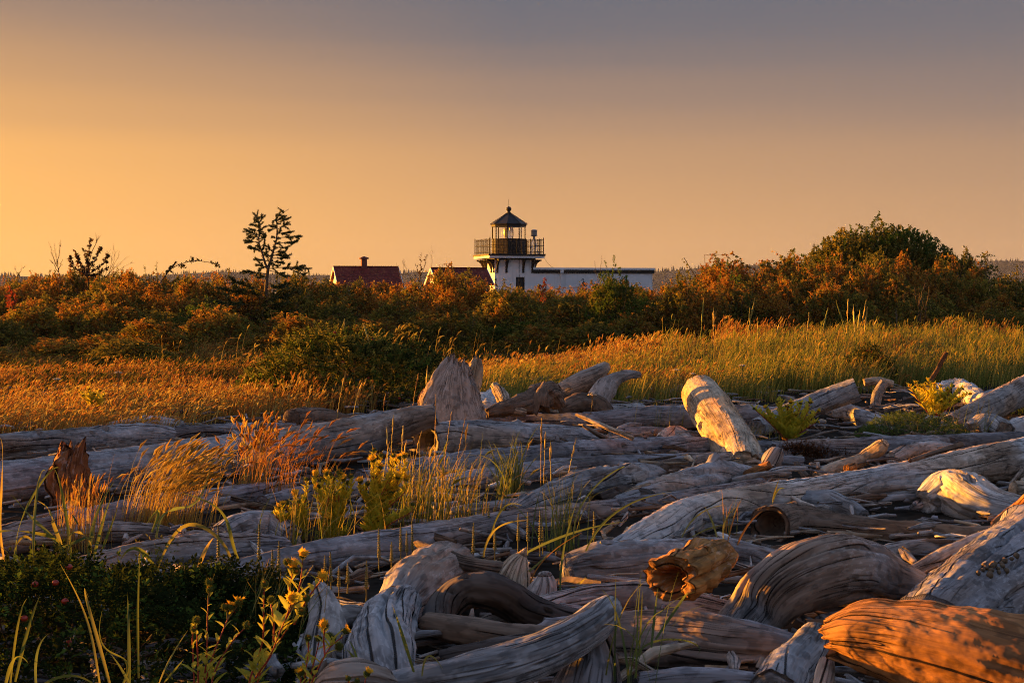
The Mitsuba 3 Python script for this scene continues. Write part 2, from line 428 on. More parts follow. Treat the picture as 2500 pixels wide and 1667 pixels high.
ball = put(lh, 'finial', MB().mesh(trimesh.creation.revolve(np.array([[0, 7.55], [.16, 7.56], [.15, 7.62], [.10, 7.64], [.09, 7.68], [.14, 7.72], [.19, 7.78], [.205, 7.85], [.19, 7.92], [.14, 7.99], [.06, 8.04], [.02, 8.06], [0, 8.06]]), sections=20)), 'black_paint', smooth=40)
part(ball, 'lightning_rod', MB().add(*tube([[0, 0, 8.05], [0, 0, 8.66]], [.016, .008], 6)).ply('iron', False, TM))
put(lh, 'conduit', MB().add(*tube([[.34, -W - .02, 2.70], [.34, -W - .02, 3.97]], .014, 5)), 'iron')
# the lens: a barrel of glass rings in a brass cage on a pedestal
prof = [(.0, -.42), (.12, -.42)]
for q in np.linspace(-.40, .40, 25):
    prof.append((.16 + .16 * math.sqrt(max(0, 1 - (q / .46) ** 2)) + .012 * (int(round((q + .4) / .8 * 24)) % 2), q))
prof += [(.12, .42), (0, .42)]
ln = put(lh, 'lens', MB().mesh(trimesh.creation.revolve(np.array(prof) + [0, 6.02], sections=24)), 'lens_glass', smooth=30)
for q in range(8):
    a = q * math.pi / 4
    arc = [[(.19 + .17 * math.sqrt(max(0, 1 - (z / .50) ** 2))) * math.cos(a), (.19 + .17 * math.sqrt(max(0, 1 - (z / .50) ** 2))) * math.sin(a), 6.02 + z] for z in np.linspace(-.46, .46, 12)]
    part(ln, 'brass_rib', MB().add(*tube(arc, .024, 5)).ply('brass', False, TM))
part(ln, 'pedestal', MB().mesh(trimesh.creation.cylinder(.13, .16, sections=16, transform=trimesh.transformations.translation_matrix([0, 0, 5.507]))).ply('brass', False, TM))

# the small fog signal light that stands on the gallery
lx, ly = 1.62, -1.25
fs = thing('signal_lamp', 'grey drum shaped signal lamp on a lattice stand on the lighthouse gallery', 'lamp')
drum = trimesh.creation.revolve(np.array([[0, 5.76], [.19, 5.76], [.25, 5.80], [.25, 5.83], [.22, 5.84], [.22, 6.18], [.26, 6.19], [.26, 6.22], [.18, 6.25], [.03, 6.28], [0, 6.28]]), sections=20)
put(fs, 'drum', MB().add(drum.vertices + [lx, ly, 0], drum.faces), 'grey_metal', smooth=35)
put(fs, 'neck', MB().add(*tube([[lx, ly, 5.50], [lx, ly, 5.755]], [.10, .075], 10)), 'grey_metal')
s = .26
for sx in (-1, 1):
    for sy in (-1, 1):
        put(fs, 'leg', MB().add(*tube([[lx + sx * s, ly + sy * s, 4.405], [lx + sx * .1, ly + sy * .1, 5.495]], .02, 5)), 'white_paint')
    put(fs, 'brace', MB().add(*tube([[lx - s, ly + sx * s * .96, 4.45], [lx + s * .7, ly + sx * s * .6, 5.0]], .013, 4)), 'white_paint')
    put(fs, 'brace', MB().add(*tube([[lx + s * .7, ly + sx * s * .62, 5.0], [lx - s * .45, ly + sx * s * .43, 5.44]], .013, 4)), 'white_paint')

# the long flat-roofed signal building to the right
ann = thing('signal_building', 'long low white flat-roofed building joined to the right of the lighthouse', 'building')
AX0, AX1, AY0, AY1 = W + .004, W + 9.6, -W + .02, 3.2
put(ann, 'wall', MB().box(AX0, AX1, AY0, AY1, -.3, 2.98), 'white_paint')
put(ann, 'black_trim', MB().box(AX0 - .1, AX1 + .12, AY0 - .09, AY1 + .1, 2.981, 3.24), 'black_paint')
put(ann, 'flat_roof', MB().box(AX0 - .14, AX1 + .16, AY0 - .15, AY1 + .15, 3.241, 3.40), 'white_paint')
sp = put(ann, 'downspout', MB().box(3.62, 3.75, AY0 - .13, AY0 - .012, -.1, 2.97), 'white_paint')
part(sp, 'rain_head', MB().box(3.56, 3.81, AY0 - .27, AY0 - .092, 3.0, 3.26).ply('white_paint', False, TM))
lp = part(ann, 'wall_lamp', MB().add(*tube([[5.35, AY0 - .002, 2.5], [5.35, AY0 - .35, 2.55], [5.35, AY0 - .45, 2.42]], .03, 6)).ply('black_paint', False, TM))
part(lp, 'lamp_shade', MB().mesh(trimesh.creation.cone(.28, .42, sections=14, transform=trimesh.transformations.translation_matrix([5.35, AY0 - .45, 2.0]))).ply('black_paint', False, TM))


def wire(parent, name, a, b, sag, M=TM):
    t = np.linspace(0, 1, 12)[:, None]
    p = np.array(a) * (1 - t) + np.array(b) * t
    p[:, 2] -= sag * 4 * (t[:, 0] * (1 - t[:, 0]))
    put(parent, name, MB().add(*tube(p, .014, 4)), 'iron', M)


wire(ann, 'cable', [G - .1, -G + .1, 4.15], [3.0, AY0 - .1, 3.42], .12)


def gable_house(name, label, M, L, Wd, zr, ze, over=.25, dormer=True):
    """A small house: ridge along local x from 0 to L; walls, two roof slopes of real thickness, barge boards."""
    h = thing(name, label, 'building')
    hw = Wd / 2
    slope = (zr - ze) / (hw + over)
    v = [[x, y, z] for x in (over, L - over) for (y, z) in ((-hw, -.3), (-hw, zr - slope * hw - .1), (0, zr - .1), (hw, zr - slope * hw - .1), (hw, -.3))]
    put(h, 'wall', MB().add(v, [[0, 1, 6, 5], [1, 2, 7, 6], [2, 3, 8, 7], [3, 4, 9, 8]]).add(v, [[0, 4, 3], [0, 3, 1], [1, 3, 2], [5, 8, 9], [5, 6, 8], [6, 7, 8]]), 'white_paint', M)
    for s in (-1, 1):
        a = np.array([[x, y, z] for x in (0, L) for (y, z) in ((0, zr), (s * (hw + over), ze), (s * (hw + over), ze - .09), (0, zr - .09))])
        r = put(h, 'roof', MB().add(a, [[0, 1, 5, 4], [1, 2, 6, 5], [2, 3, 7, 6], [0, 3, 2, 1], [4, 5, 6, 7]]), 'red_shingle', M)
        if s < 0:                            # shingle courses on the slope that faces the camera
            n = 14
            for i in range(n):
                u0, u1 = i / n, (i + 1) / n
                y0, z0, y1, z1 = -(hw + over) * u0, zr + (ze - zr) * u0, -(hw + over) * u1, zr + (ze - zr) * u1
                part(r, 'shingle_course', MB().add([[.01, y0, z0 + .004], [L - .01, y0, z0 + .004], [L - .01, y1, z1 + .03], [.01, y1, z1 + .03], [.01, y1, z1 + .002], [L - .01, y1, z1 + .002]], [[0, 3, 2, 1], [3, 4, 5, 2]]).ply('red_shingle', False, M))
        for x in (0, L):
            sg = -1 if x == 0 else 1
            q = np.array([[xx, y, z] for xx in (x, x + sg * .05) for (y, z) in ((0, zr + .02), (s * (hw + over), ze + .02), (s * (hw + over), ze - .16), (0, zr - .16))])
            put(h, 'barge_board', MB().add(q, [[0, 1, 2, 3], [4, 7, 6, 5], [0, 4, 5, 1], [1, 5, 6, 2], [2, 6, 7, 3], [3, 7, 4, 0]]), 'white_paint', M)
    put(h, 'ridge_cap', MB().box(-.04, L + .04, -.09, .09, zr + .005, zr + .05), 'red_shingle', M)
    return h


DH = 140.0
h1 = gable_house('oil_house', 'small red-roofed house with a brick chimney left of the lighthouse', frame_at((814 - 1250) / F * DH, DH), 6.5, 5.2, 1.7 + (HZ - 650) / F * DH, 1.7 + (HZ - 704) / F * DH)
M1 = frame_at((814 - 1250) / F * DH, DH); zr = 1.7 + (HZ - 650) / F * DH
ch = put(h1, 'chimney', MB().box(2.78, 3.30, -.26, .26, zr - .3, zr + .72), 'chimney_brick', M1)
part(ch, 'chimney_cap', MB().box(2.62, 3.46, -.42, .42, zr + .722, zr + .86).add([[2.66, -.38, zr + .862], [3.42, -.38, zr + .862], [3.42, .38, zr + .862], [2.66, .38, zr + .862], [3.04, 0, zr + 1.02]], [[0, 1, 4], [1, 2, 4], [2, 3, 4], [3, 0, 4]]).ply('chimney_brick', False, M1))
D2 = 101.5
h2 = gable_house('keeper_shed', 'red-roofed shed with white gable truss close in front of the lighthouse tower', frame_at((1052 - 1250) / F * D2, D2), 4.12, 3.4, 1.7 + (HZ - 654) / F * D2, 1.7 + (HZ - 694) / F * D2)
M2 = frame_at((1052 - 1250) / F * D2, D2); zr = 1.7 + (HZ - 654) / F * D2
put(h2, 'gable_truss', MB().add(*tube([[-.06, 0, zr - .15], [-.06, 0, zr - 1.0]], .035, 4)).add(*tube([[-.06, -.75, zr - .72], [-.06, .75, zr - .72]], .035, 4)).add(*tube([[-.06, -.02, zr - .70], [-.06, -.42, zr - .38]], .03, 4)).add(*tube([[-.06, .02, zr - .70], [-.06, .42, zr - .38]], .03, 4)), 'white_paint', M2)

# ---------------------------------------------------------------- driftwood
def spine(pts, n):
    p = np.asarray(pts, float)
    if len(p) == 2:
        p = np.vstack([p[0], p.mean(0), p[1]])
    t = np.concatenate([[0], np.cumsum(np.linalg.norm(np.diff(p[:, :3], axis=0), axis=1))])
    s = np.linspace(0, t[-1], n)
    c = np.stack([CubicSpline(t, p[:, k], bc_type='natural')(s) for k in range(3)], 1)
    r = PchipInterpolator(t, p[:, 3])(s)
    return c, r, s, t[-1]


def log_mesh(pts, D, seed, cls=0, rough=.10, flute=.05, cracks=3, knots=2, ends='bb', twist=0.0, squash=1.0, knobs=(), jag=.35, jf=3.0, fibre=0.0, square=0.0, gnarl=.011, warp=0.0):
    """pts: rows x, y, z, radius. Ends: b broken, s sawn, r rounded, h hollow, p pointed. Returns vertices, quads, uv."""
    rg = np.random.default_rng(seed)
    p = np.asarray(pts, float)
    rm = float(np.mean(p[:, 3])); L0 = np.linalg.norm(np.diff(p[:, :3], axis=0), axis=1).sum()
    px = max(D, 4) / 1422.0
    n = int(np.clip(L0 / (3.2 * px), 24, 260)); m = int(np.clip(2 * np.pi * rm / (2.6 * px), 18, 112))
    c, r, s, L = spine(p, n)
    t = np.gradient(c, axis=0); t /= np.linalg.norm(t, axis=1, keepdims=True)
    up = np.array([0, 0, 1.0])
    vert = np.abs(t[:, 2]).max() > 0.9
    ref = np.array([0, 1.0, 0]) if vert else up
    side = np.cross(t, ref); side /= np.linalg.norm(side, axis=1, keepdims=True)
    top = np.cross(side, t)
    th = np.linspace(0, 2 * np.pi, m + 1)            # the seam is underneath (or behind, on upright pieces)
    a = th - np.pi / 2
    if vert: a = th + np.pi / 2
    co, si = np.cos(a)[None], np.sin(a)[None]
    tw = twist * s[:, None]
    # shape factors; everything periodic in the angle
    kk = 2.2
    q = np.stack([np.cos(a + tw) * kk, np.sin(a + tw) * kk, np.broadcast_to((s / (2.2 * rm))[:, None], (n, m + 1)) * 1.0], -1) + seed * 7.3
    low = meshkit.fbm(q, 3, seed) - 0.5
    q2 = np.stack([np.cos(a + tw) * 6.5, np.sin(a + tw) * 6.5, np.broadcast_to((s * 1.1)[:, None], (n, m + 1))], -1) + seed * 3.1
    fl = 0.5 - 2 * np.abs(meshkit.noise(q2, seed + 3) - 0.5)
    fib = meshkit.noise(np.stack([np.cos(a + tw) * 13, np.sin(a + tw) * 13, np.broadcast_to((s * 2.4)[:, None], (n, m + 1))], -1) + seed * 1.7, seed + 4) - .5
    q3 = np.stack([co * r[:, None] * 9, si * r[:, None] * 9, np.broadcast_to(s[:, None] * 5, (n, m + 1))], -1) + seed
    med = meshkit.fbm(q3, 3, seed + 9) - 0.5
    fac = 1 + rough * 2.2 * low + .6 * flute * fl + rough * 0.55 * med + fibre * fib
    if square:
        sq = (np.abs(np.cos(a + .35)) ** 4 + np.abs(np.sin(a + .35)) ** 4) ** -.25
        fac = fac * (1 + square * (sq - 1.08))[None]
    for _ in range(cracks):
        a0 = rg.uniform(.2, 2 * np.pi - .2); s0 = rg.uniform(0, L); ln = rg.uniform(.25, .8) * L * .6; w = max(1.3 * px, .007) / rm * rg.uniform(.8, 1.6)
        line = a0 + .22 * np.sin(s * 3.1 + rg.uniform(0, 6)) * min(1, .3 / rm * .3) + .10 * (meshkit.noise(np.stack([s * 6, s * 0, s * 0 + seed], -1), 2) - .5) - twist * s
        win = np.exp(-((s - s0) / ln) ** 4)
        dd = np.abs((th[None] - line[:, None] + np.pi) % (2 * np.pi) - np.pi)
        fac = fac - rg.uniform(.10, .22) * win[:, None] * np.exp(-(dd / w) ** 2)
    for i in range(knots):
        a0 = rg.uniform(np.pi * .35, np.pi * 1.65); s0 = rg.uniform(.12, .88) * L; w = rg.uniform(.16, .30) * rm
        dd = np.hypot(((th[None] - a0 + np.pi) % (2 * np.pi) - np.pi) * r[:, None], s[:, None] - s0) / w
        fac = fac + .15 * np.exp(-dd ** 2 * .5) - .78 * np.exp(-(dd * 1.55) ** 6)
    for (sk, ak, wk, hk) in knobs:                   # (share of the length, angle from below in degrees, width / radius, height / radius)
        dd = np.hypot(((th[None] - math.radians(ak) + np.pi) % (2 * np.pi) - np.pi) * r[:, None], s[:, None] - sk * L) / (wk * rm)
        fac = fac + hk * np.exp(-dd ** 2)
    fac[:, -1] = fac[:, 0]
    if warp:
        c = c + warp * rm * (np.stack([meshkit.fbm(np.stack([s / rm * .35, s * 0 + k * 9, s * 0 + seed], -1), 2, k) - .5 for k in range(3)], -1))
    q4 = np.stack([co * r[:, None] * 21, si * r[:, None] * 21, np.broadcast_to(s[:, None] * 11, (n, m + 1))], -1) + seed * 2.3
    R = r[:, None] * fac + gnarl * np.minimum(1, r[:, None] / .12) * (meshkit.fbm(q4, 3, seed + 21) - .5) * 2
    R[:, -1] = R[:, 0]
    V = c[:, None] + side[:, None] * (co * R)[..., None] + top[:, None] * (si * R * squash)[..., None]
    # ends
    jn = meshkit.fbm(np.stack([np.cos(a) * jf, np.sin(a) * jf, a * 0 + seed], -1), 3, seed + 1) - .5
    jn[-1] = jn[0]
    rings, vv = [V], [s]
    for e, sign in ((0, -1), (1, 1)):
        i0 = 0 if sign < 0 else -1
        kind = ends[e]; rr = r[i0]; tt = t[i0] * sign
        if kind in 'bH':
            span = min(n // 4, max(2, int(rr * 1.6 / (L / n))))
            for k in range(span):
                w = (1 - k / span) ** 2
                j = k if sign < 0 else n - 1 - k
                V[j] += tt * (w * rr * jag * 2.2 * jn)[:, None]
        loops = {'b': [(.86, .05), (.62, .02), (.33, -.06), (.02, -.10)], 's': [(.975, .012), (.7, .012), (.35, .010), (.01, .010)], 'r': [(.92, .22), (.74, .42), (.45, .56), (.02, .62)],
                 'h': [(.90, .05), (.72, -.05), (.62, -.5), (.48, -1.3), (.01, -1.7)], 'H': [(.95, .05), (.80, .03), (.62, -.02), (.48, -.16), (.40, -.6), (.30, -1.0), (.01, -1.1)], 'p': [(.8, .45), (.5, 1.0), (.22, 1.5), (.01, 1.8)]}[kind]
        cen = V[i0, :-1].mean(0)
        extra = []
        for sc, off in loops:
            ring = cen + (V[i0] - cen) * sc + tt * (off * rr)
            if kind in 'bhH':
                nz = meshkit.fbm(np.stack([np.cos(a) * 4 * sc, np.sin(a) * 4 * sc, a * 0 + sc * 3], -1), 2, seed + 5) - .5
                nz[-1] = nz[0]
                ring = ring + tt * (nz * rr * .35 * min(1, sc * 1.4))[:, None]
            extra.append(ring)
        extra = np.array(extra)
        dist = np.cumsum(np.linalg.norm(np.diff(np.concatenate([V[i0][None], extra]), axis=0), axis=2).mean(1))
        if sign < 0:
            rings.insert(0, extra[::-1]); vv.insert(0, s[0] - dist[::-1])
        else:
            rings.append(extra); vv.append(s[-1] + dist)
    A = np.concatenate(rings); vs = np.concatenate(vv)
    N = len(A)
    uoff, voff = rg.uniform(2, 40), rg.uniform(2, 60)
    U = np.broadcast_to(th[None] * rm, (N, m + 1)) + uoff + twist * vs[:, None] * rm + 64 * cls
    Vv = np.broadcast_to(vs[:, None], (N, m + 1)) + voff
    U, Vv = np.array(U), np.array(Vv)
    ne = [len(rings[0]), len(rings[-1])]
    for sl in (slice(0, ne[0]), slice(N - ne[1], N)):         # the ends show rings: across them the grain runs with the distance from the heart
        cen = A[sl][:, :-1].mean(1, keepdims=True)
        rad = np.linalg.norm(A[sl] - cen, axis=2)
        U[sl] = rad * .9 + 42 + 64 * cls; Vv[sl] = voff + .12 * np.sin(th)[None] * rm * 6 + .1 * np.cos(2 * th)[None]
    i, j = np.meshgrid(np.arange(N - 1), np.arange(m), indexing='ij')
    f = np.stack([i * (m + 1) + j, (i + 1) * (m + 1) + j, (i + 1) * (m + 1) + j + 1, i * (m + 1) + j + 1], -1).reshape(-1, 4)
    return A.reshape(-1, 3), f[:, ::-1] if not vert else f[:, ::-1], np.stack([U, Vv], -1).reshape(-1, 2)


def px_points(pts, k=.85, D=None):
    """Rows x, y, radius[, height of its underside above the ground] in pixels of the photograph -> x, y, z, radius in metres."""
    out = []
    for i, q in enumerate(pts):
        x, y, r = q[:3]; e = q[3] if len(q) > 3 else 0.0
        d = D[i] if D is not None else (H - e) * F / max(y + k * r - HZ, 30)
        out.append(np.append(P(x, y, d), r * d / F))
    return np.array(out)


meshes = {}
SEED = [100]


def log(name, label, cls, pts, cat='log', D=None, group=None, stubs=(), **kw):
    SEED[0] += 1
    p = px_points(pts, D=D)
    key = thing(name, label, cat, group)
    v, f, uv = log_mesh(p, float(p[:, 1].min()), SEED[0], cls, **kw)
    shape = mikit.ply((v, f), 'wood', True, uv=uv)
    meshes[key] = v
    scene[key] = shape
    for st in stubs:                                   # broken branch stubs: parts of the log
        q = px_points(st, D=[p[:, 1].mean()] * len(st) if D is None else [np.mean(D)] * len(st))
        d0 = v[np.argmin(np.linalg.norm((v - [0, 0, H])[:, [0, 2]] / np.maximum(v[:, 1:2], .1) - np.array([(st[0][0] - 1250) / F, (HZ - st[0][1]) / F]), axis=1) + v[:, 1] * 1e-4)]
        q = np.array([np.append(P(a[0], a[1], d0[1] + .02), a[2] * d0[1] / F) for a in st])
        SEED[0] += 1
        vv, ff, uu = log_mesh(q, d0[1], SEED[0], cls, rough=.12, cracks=1, knots=0)
        part(key, 'branch_stub', mikit.ply((vv, ff), 'wood', True, uv=uu))
    return key


GREY, SILVER, BROWN, ORANGE, DARK, TAN, SLATE, DUN, GOLDEN, ROT = range(10)
L = log
# --- left side, back to front
L('driftwood_log', 'pale rounded log end peeping from the golden grass at far left', SILVER, [(262, 1045, 13), (366, 1034, 20), (440, 1040, 15)], ends='br', knots=1)
L('driftwood_log', 'thin grey log lying behind the long log, left of the dark round-ended log', SLATE, [(395, 1066, 18), (520, 1054, 19), (640, 1046, 14), (720, 1042, 10)])
L('driftwood_log', 'small brown stick log half hidden in grass left of the dark round-ended log', BROWN, [(590, 1028, 7), (650, 1024, 8), (720, 1022, 7)], knots=0)
L('driftwood_log', 'short log with a dark rounded end below the dark green rose bush', BROWN, [(712, 1024, 25), (770, 1018, 24), (840, 1026, 17), (900, 1036, 10)], ends='rb', rough=.14)
L('driftwood_log', 'grey log with several round knot holes reaching in from the left edge', GREY, [(-60, 1098, 36), (100, 1086, 35), (250, 1074, 34), (360, 1066, 33), (420, 1068, 26)], knots=6, ends='bb', cracks=4)
L('driftwood_log', 'very long thick grey log crossing the left half behind the rotten stump', GREY, [(-70, 1188, 55), (90, 1174, 56), (280, 1150, 55), (500, 1122, 53), (700, 1094, 52, .03), (860, 1068, 52, .08), (980, 1035, 40, .22), (1064, 1012, 26, .36)], knots=2, rough=.06, flute=.03, cracks=6, ends='bb', jag=.25)
L('driftwood_stump', 'upright rotten orange-brown stump in front of the long log at left', ROT, [(178, 1240, 48), (174, 1190, 47), (172, 1140, 42), (182, 1100, 30)], D=[11.0, 11.0, 11.0, 11.0], cat='stump', ends='bb', rough=.20, flute=.20, fibre=.42, gnarl=.05, cracks=9, knots=0, jag=2.0, jf=4.5, knobs=((.25, 90, .5, .35), (.55, 270, .5, .25)))
L('driftwood_log', 'weathered split log lying under the long thick log behind the golden tuft', SLATE, [(-60, 1335, 40), (150, 1290, 38), (330, 1252, 36), (520, 1224, 32), (640, 1206, 28), (715, 1196, 18)], cracks=7, flute=.10, knots=0)
L('driftwood_log', 'low reddish grey log at the foot of the golden grass tuft', DUN, [(130, 1318, 24), (260, 1298, 26), (380, 1300, 22), (440, 1306, 12)], cracks=4)
L('driftwood_log', 'dark pitted rough log above the lower left rose bush', SLATE, [(180, 1392, 30), (330, 1366, 38), (480, 1346, 42), (600, 1340, 38), (700, 1338, 26)], rough=.16, cracks=8, knots=6, flute=.10)
L('driftwood_chunk', 'pale humped wood chunk between the pitted log and the yellow flowers', GREY, [(535, 1316, 34), (600, 1292, 44), (660, 1288, 42), (715, 1312, 28)], rough=.18, cracks=5, flute=.10, cat='driftwood')
L('driftwood_log', 'long log running diagonally from the lower left up behind the bent log', SLATE, [(240, 1436, 24), (420, 1415, 31), (600, 1394, 35), (760, 1362, 40), (920, 1340, 44), (1080, 1316, 46), (1250, 1284, 38), (1400, 1258, 30), (1560, 1234, 24), (1720, 1208, 20), (1860, 1180, 15)], rough=.05, flute=.03, cracks=7, knots=3)
# --- middle, back to front
L('driftwood_stump', 'tall broad upright slab of a root stump standing in front of the rose bush', DUN, [(1100, 1052, 90), (1098, 1004, 84), (1102, 952, 64), (1108, 908, 42), (1114, 884, 26)], D=[16.4] * 5, cat='stump', rough=.15, flute=.14, fibre=.10, gnarl=.03, cracks=3, knots=1, jag=1.2, jf=4.5, squash=.42)
L('driftwood_slab', 'pinkish splintered piece leaning on the right of the upright stump', TAN, [(1136, 990, 22), (1152, 940, 24), (1160, 900, 20), (1164, 880, 12)], D=[16.5] * 4, cat='driftwood', rough=.2, flute=.25, fibre=.3, cracks=3, knots=0, squash=.7, jag=1.5, jf=5)
L('driftwood_root', 'pale ribbed root curling beside the foot of the upright stump', SILVER, [(1186, 944, 12), (1192, 985, 28), (1216, 1010, 26), (1262, 1018, 14)], cat='root', rough=.2, flute=.35, gnarl=.03, knots=1)
L('driftwood_root', 'small upright forked root right of the upright stump', TAN, [(1206, 940, 10), (1226, 968, 15), (1244, 996, 16), (1284, 1008, 10)], D=[17.6, 17.4, 17.2, 17.2], cat='root', rough=.22, flute=.35, gnarl=.03, knots=1)
L('driftwood_root', 'dark twisted root lying low left of the leaning pointed log', BROWN, [(1190, 1008, 12), (1250, 992, 20), (1306, 978, 28), (1334, 958, 30), (1362, 985, 20)], D=[17.0, 17.2, 17.4, 17.6, 17.8], cat='root', rough=.36, gnarl=.04, flute=.25, knots=2)
L('driftwood_root', 'short dark root spike standing up beside the low dark twisted root', BROWN, [(1318, 1000, 22), (1322, 965, 18), (1330, 938, 9)], D=[17.3, 17.3, 17.4], cat='root', rough=.3, flute=.3, fibre=.2, gnarl=.03, ends='bb', jag=1.4, knots=0)
L('driftwood_root', 'brown curled root piece under the leaning pointed log', BROWN, [(1370, 1004, 16), (1420, 984, 26), (1460, 990, 22), (1490, 1008, 12)], D=[18.2, 18.3, 18.4, 18.4], cat='root', rough=.3, flute=.3, gnarl=.03, knots=2)
L('driftwood_log', 'pale weathered log behind the leaning pointed log in the grass', SILVER, [(1278, 952, 18), (1330, 938, 20), (1390, 938, 16), (1440, 948, 8)], rough=.22, cracks=4)
L('driftwood_log', 'pointed log leaning up to the right in the middle of the grass edge', DUN, [(1258, 976, 8), (1350, 958, 17), (1420, 934, 28), (1462, 908, 20), (1480, 893, 11)], D=[20.5, 20.3, 20.0, 20.0, 20.2], ends='pb', rough=.16, flute=.25, fibre=.12, cracks=6, knots=0, jag=1.2, jf=4)
L('driftwood_root', 'curved horn-like branch pointing right beside the leaning pointed log', DUN, [(1452, 990, 28), (1472, 955, 28), (1500, 927, 18), (1534, 914, 12), (1560, 915, 8)], D=[19.4, 19.5, 19.6, 19.7, 19.8], cat='root', ends='br', flute=.16, knots=0)
L('driftwood_log', 'long slate-dark log lying along the foot of the grass behind the tilted log', SLATE, [(1160, 1022, 15), (1320, 1026, 17), (1460, 1026, 22), (1600, 1020, 30), (1760, 1018, 31), (1900, 1020, 26), (1980, 1026, 18)], rough=.05, cracks=4, knots=1)
L('driftwood_log', 'pale wood piece behind the long slate-dark log', SILVER, [(1440, 1006, 9), (1500, 1000, 13), (1570, 996, 10)], rough=.2)
L('driftwood_log', 'knotty grey log with a hollow dark left end, right of the long thick log', GREY, [(1040, 1078, 46), (1110, 1072, 45), (1220, 1070, 42), (1320, 1068, 34), (1410, 1070, 28), (1490, 1084, 15)], ends='hb', knots=6, rough=.10, cracks=5, knobs=((.5, 180, .3, .25),))
L('driftwood_plank', 'upper split brown plank leaning on the knotty grey log', TAN, [(1409, 1012, 6, .42), (1470, 1038, 9, .34), (1545, 1070, 10, .22)], cat='plank', squash=.6, knots=0, cracks=2)
L('driftwood_plank', 'lower split brown plank beside the knotty grey log', BROWN, [(1424, 1038, 8, .25), (1460, 1060, 10, .15), (1494, 1080, 10, .05)], cat='plank', squash=.6, knots=0, cracks=2)
L('driftwood_log', 'thin grey log passing behind the round pale lump', GREY, [(1490, 1060, 14), (1580, 1056, 15), (1660, 1060, 13), (1720, 1066, 10)])
L('driftwood_chunk', 'round pale lump of wood in front of the tilted log', SILVER, [(1612, 1078, 16), (1650, 1062, 24), (1684, 1080, 15)], rough=.14, flute=.14, knots=0, cat='driftwood')
L('driftwood_log', 'thick tilted log with a sunlit cut end pointing up into the grass', TAN, [(1822, 1150, 50, -.25), (1800, 1098, 53, -.05), (1768, 1050, 54, .05), (1738, 1004, 52, .18), (1708, 958, 45, .38)], D=[13.5, 14.2, 14.8, 15.4, 16.0], ends='bs', rough=.05, flute=.05, cracks=6, knots=3)
L('driftwood_log', 'dark cracked log stretching across the middle behind the pale twisted root', SLATE, [(880, 1178, 30), (1040, 1150, 34), (1200, 1130, 36), (1380, 1112, 34), (1560, 1096, 30), (1760, 1092, 24), (1920, 1096, 16)], rough=.14, flute=.16, cracks=10, knots=2)
L('driftwood_log', 'second dark split log just in front of the dark cracked log', SLATE, [(1020, 1200, 26), (1180, 1172, 30), (1340, 1152, 30), (1500, 1136, 26), (1680, 1128, 22), (1840, 1124, 20), (1960, 1128, 14)], rough=.12, flute=.14, cracks=9, knots=2)
L('driftwood_log', 'left continuation of the split logs behind the yellow flower cluster', SLATE, [(640, 1236, 24), (780, 1206, 28), (920, 1196, 28), (1060, 1210, 20)], rough=.14, flute=.14, cracks=6)
L('driftwood_root', 'pale rough root mass with dark pockets right of the green grass tuft', GREY, [(1250, 1252, 20), (1330, 1220, 34), (1420, 1196, 44), (1520, 1172, 40), (1600, 1160, 26)], cat='root', rough=.26, flute=.20, cracks=6, knots=7)
L('driftwood_root', 'dark hollowed pocket of root under the pale twisted root', DARK, [(1460, 1226, 22), (1530, 1212, 30), (1590, 1224, 22)], cat='root', rough=.3, flute=.2, ends='hh', knots=3)
L('driftwood_root', 'pale twisted root with a rounded knob in the middle of the logs', GREY, [(1500, 1232, 18), (1580, 1206, 32), (1670, 1184, 36), (1750, 1160, 34), (1830, 1158, 20), (1880, 1160, 10)], cat='root', twist=1.2, flute=.16, rough=.08, knots=1, cracks=8, knobs=((.66, 180, .55, .7),))
L('driftwood_log', 'curled brown weathered piece behind the pale twisted root', BROWN, [(1584, 1162, 16), (1650, 1144, 24), (1712, 1152, 16)], flute=.3, rough=.12, knots=0)
L('driftwood_log', 'low left root end reaching to the foot of the green grass tuft', GREY, [(1060, 1262, 16), (1160, 1250, 22), (1260, 1236, 22), (1330, 1214, 16)], rough=.2, flute=.16, cracks=4)
# --- right side, back to front
L('driftwood_log', 'dark short log half buried in the golden grass above the tilted log', BROWN, [(1806, 940, 13), (1846, 948, 15), (1882, 960, 13)], D=[24.5, 24.2, 24.0], knots=1)
L('driftwood_log', 'thin tan log lying in the grass left of the tilted log', TAN, [(1618, 968, 9), (1660, 948, 9), (1694, 932, 8)], D=[22.5, 23.0, 23.5], knots=0)
L('driftwood_log', 'sawn log slanting up to the right behind the yellow bush', GREY, [(1846, 1046, 24), (1920, 1014, 26, .06), (2010, 978, 28, .2), (2092, 950, 29, .34)], ends='bs', rough=.05, flute=.05, cracks=5, knots=1)
L('driftwood_log', 'short grey log lying below the slanting sawn log', GREY, [(2034, 1000, 16), (2080, 1012, 23), (2130, 1030, 22), (2162, 1040, 16)], ends='bb', rough=.14, flute=.12, cracks=3)
L('driftwood_post', 'upright broken post stub behind the slanting sawn log', DUN, [(2136, 992, 13), (2144, 960, 13), (2160, 934, 12)], D=[20.5] * 3, cat='post', knots=0, squash=.7)
L('driftwood_log', 'small tan log crossing behind the broken post stub', TAN, [(2110, 934, 10), (2140, 930, 10), (2180, 938, 9)], D=[21.5] * 3, knots=0)
L('driftwood_stick', 'single bare stick standing slanted in the grass at right', BROWN, [(2270, 930, 6), (2292, 895, 6), (2306, 868, 6), (2311, 860, 5)], D=[21.0] * 4, cat='stick', knots=1)
L('driftwood_root', 'bleached root tangle among the green plants at right', SILVER, [(2280, 962, 20), (2330, 946, 20), (2370, 968, 26), (2410, 990, 22)], cat='root', rough=.3, flute=.22, knots=3)
